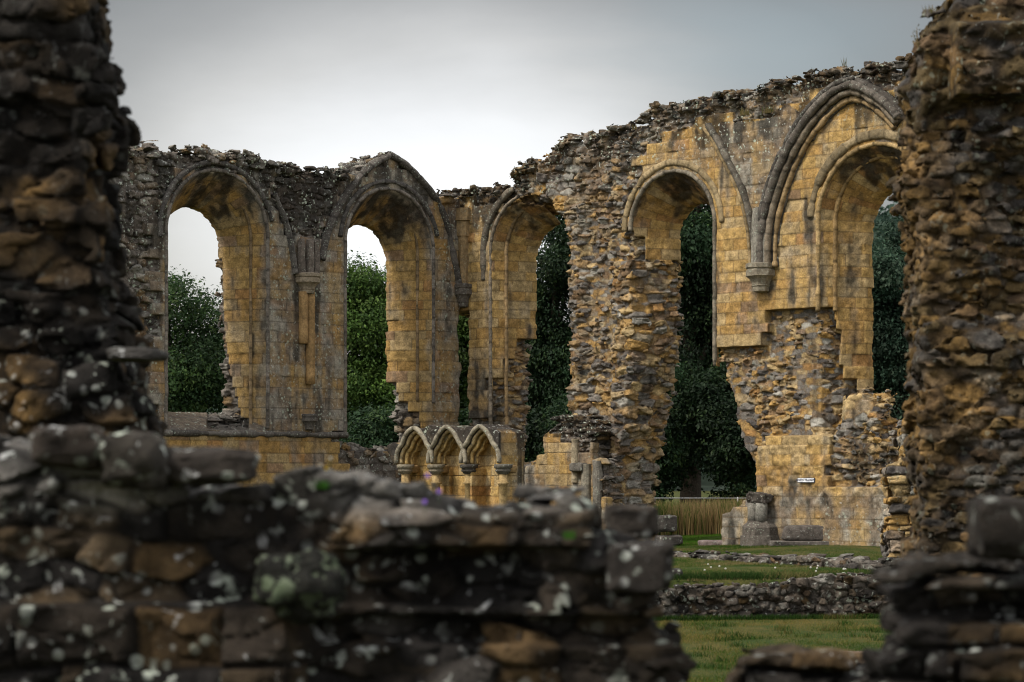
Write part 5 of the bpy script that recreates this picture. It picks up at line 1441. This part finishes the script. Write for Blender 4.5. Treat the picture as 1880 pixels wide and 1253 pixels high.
def sprig(name, label, cat, loc, h, seed, pal, leaf=.05, group=None, n=5):
    rr = random.Random(seed); mb = MB(); r = np.random.default_rng(seed)
    for k in range(n):
        a = rr.uniform(0, 6.28); l = h * rr.uniform(.5, 1); t = np.array(loc) + np.array((math.cos(a) * l * .35, math.sin(a) * l * .35, l))
        tube(mb, loc, t, (.004, .002), (*pal[0][1], 0), 4)
        for q in np.linspace(.3, 1, 7):
            p = np.array(loc) * (1 - q) + t * q + r.normal(0, .012, 3)
            ax = r.normal(0, 1, 3); ax /= np.linalg.norm(ax); bx = np.cross(ax, r.normal(0, 1, 3)); bx /= np.linalg.norm(bx)
            s_ = leaf * rr.uniform(.5, 1)
            mb.add([p, p + ax * s_ * .5 + bx * s_ * .25, p + ax * s_, p + ax * s_ * .5 - bx * s_ * .25], [[0, 1, 2, 3]], None, (*pick(np.array([rr.random()]), pal)[0], 0))
    o = mb.build(name, LEAF, None, False); tag(o, label, cat, group); return o
DRY = [(2, (.20, .15, .07)), (2, (.14, .12, .05)), (1, (.07, .09, .03))]
GRN = [(2, (.04, .08, .02)), (1, (.06, .10, .03))]
def on_wall(fr_, x, y, w_): u, z = fr_.at(x, y, w_); return tuple(fr_.world(u, w_, z))
for k, (x, y, h, n, lb) in enumerate(((1552, 142, .40, 16, 'tall dry grass stems on the highest part of the wall top'), (1500, 150, .30, 10, 'dry grass stems left of the tallest stems on the wall top'), (1445, 162, .30, 10, 'thin dry grass on the wall top above the spandrel'),
                                      (1402, 172, .25, 9, 'thin dry grass near the broken rib top'), (1372, 212, .16, 60, 'brown grass tuft on the ledge above the grey spandrel'), (1412, 208, .16, 60, 'yellowish grass tuft on the ledge beside the big vault arch'),
                                      (1165, 238, .14, 14, 'small dry tuft on the stepped wall top'))):
    tuft('grass_tuft', lb, 'grass tuft', on_wall(FB, x, y, -.45 if h > .2 else .02), n, h, .006, DRY, 200 + k, .05 if n < 40 else .12, .25, 'grass tufts on the wall tops')
sprig('leafy_weed', 'small leafy weed growing where the wall top steps up', 'weed', on_wall(FB, 948, 334, -.4), .30, 301, GRN, .08, 'weeds on the wall tops', 7)
sprig('leafy_weed', 'tiny weed on the wall top above the middle window', 'weed', on_wall(FB, 1252, 198, -.4), .16, 302, GRN, .05, 'weeds on the wall tops', 4)
sprig('leafy_weed', 'thin twiggy weed on the top of the right pier', 'weed', at_px(1686, 92, 21.2), .22, 303, DRY, .03, 'weeds on the wall tops', 4)
tuft('grass_tuft', 'dark grass tuft near the very top of the right pier', 'grass tuft', at_px(1712, 30, 21.2), 40, .10, .003, DRY, 304, .06, .4, 'grass tufts on the wall tops')
tuft('grass_tuft', 'dry brown tuft on the stepped stump beside the half shafts', 'grass tuft', on_wall(FB, 1060, 772, .3), 150, .10, .007, [(1, (.13, .09, .06)), (1, (.16, .12, .07))], 305, .09, .5, 'grass tufts on the wall tops')
# weeds on the foreground wall
b = at_px(598, 888, 10.1)
th = thing('flowering_weed', 'thin weed with yellow flower and pale seed heads on the foreground wall', 'weed', b)
mb = MB(); r_ = random.Random(5)
tips = []
for dx, dz in ((.0, .062), (-.022, .075), (.02, .105), (.008, .03), (-.03, .03), (.03, .055)):
    t = (b[0] + dx, b[1] + r_.uniform(-.02, .02), b[2] + dz); tips.append(t); tube(mb, b, t, (.0016, .001), (.06, .10, .02, 0), 5)
for k in range(16):
    a = r_.uniform(0, 6.28); l = r_.uniform(.02, .05); p = (b[0] + math.cos(a) * l, b[1] + math.sin(a) * l, b[2] + r_.uniform(.0, .03)); q = (-math.sin(a) * .006, math.cos(a) * .006, 0)
    mb.add([b, (p[0] + q[0], p[1] + q[1], p[2]), (p[0] * 1.0 + math.cos(a) * .02, p[1] + math.sin(a) * .02, p[2] - .005), (p[0] - q[0], p[1] - q[1], p[2])], [[0, 1, 2, 3]], None, (.05, .10, .02, 0))
mb.build('stem', LEAF, th)
mb = MB(); lump(mb, tips[0], (.008, .008, .006), 3, (.75, .50, .03, 0), 10, 8, 1, .1); mb.build('yellow_flower', GRASS, th)
for k in (1, 2):
    mb = MB(); lump(mb, tips[k], (.007, .007, .007), 4 + k, (.55, .53, .45, 0), 10, 8, 1, .1); mb.build('seed_head', GRASS, th)
for k, (x, y, Y, lb) in enumerate(((785, 874, 9.9, 'small violet flower standing highest before the arcade'), (806, 903, 9.85, 'violet flower against the dark end of the lichened cap'), (780, 922, 9.6, 'pale violet flower low on the foreground wall'))):
    p = at_px(x, y, Y); th = thing('violet_flower', lb, 'flower', (p[0], p[1], p[2] - .04), 'violet flowers on the foreground wall')
    mb = MB(); tube(mb, (p[0], p[1], p[2] - .05), p, (.0015, .001), (.05, .09, .03, 0), 5); mb.build('stem', LEAF, th)
    mb = MB()
    for q in range(6):
        a = q * 1.047; lump(mb, (p[0] + .005 * math.cos(a), p[1], p[2] + .005 * math.sin(a)), (.005, .003, .005), q, (.30, .17, .62, 0), 8, 6, 1, .1)
    mb.build('petals', GRASS, th)
for k, (x, y, Y, lb) in enumerate(((592, 898, 9.62, 'green moss tuft on the lip of the foreground wall'), (1045, 990, 9.65, 'small dark green tuft in a joint near the wall end'))):
    tuft('moss_tuft', lb, 'moss', at_px(x, y, Y), 60, .035, .003, [(1, (.03, .09, .015)), (1, (.05, .12, .02))], 310 + k, .018, .6)
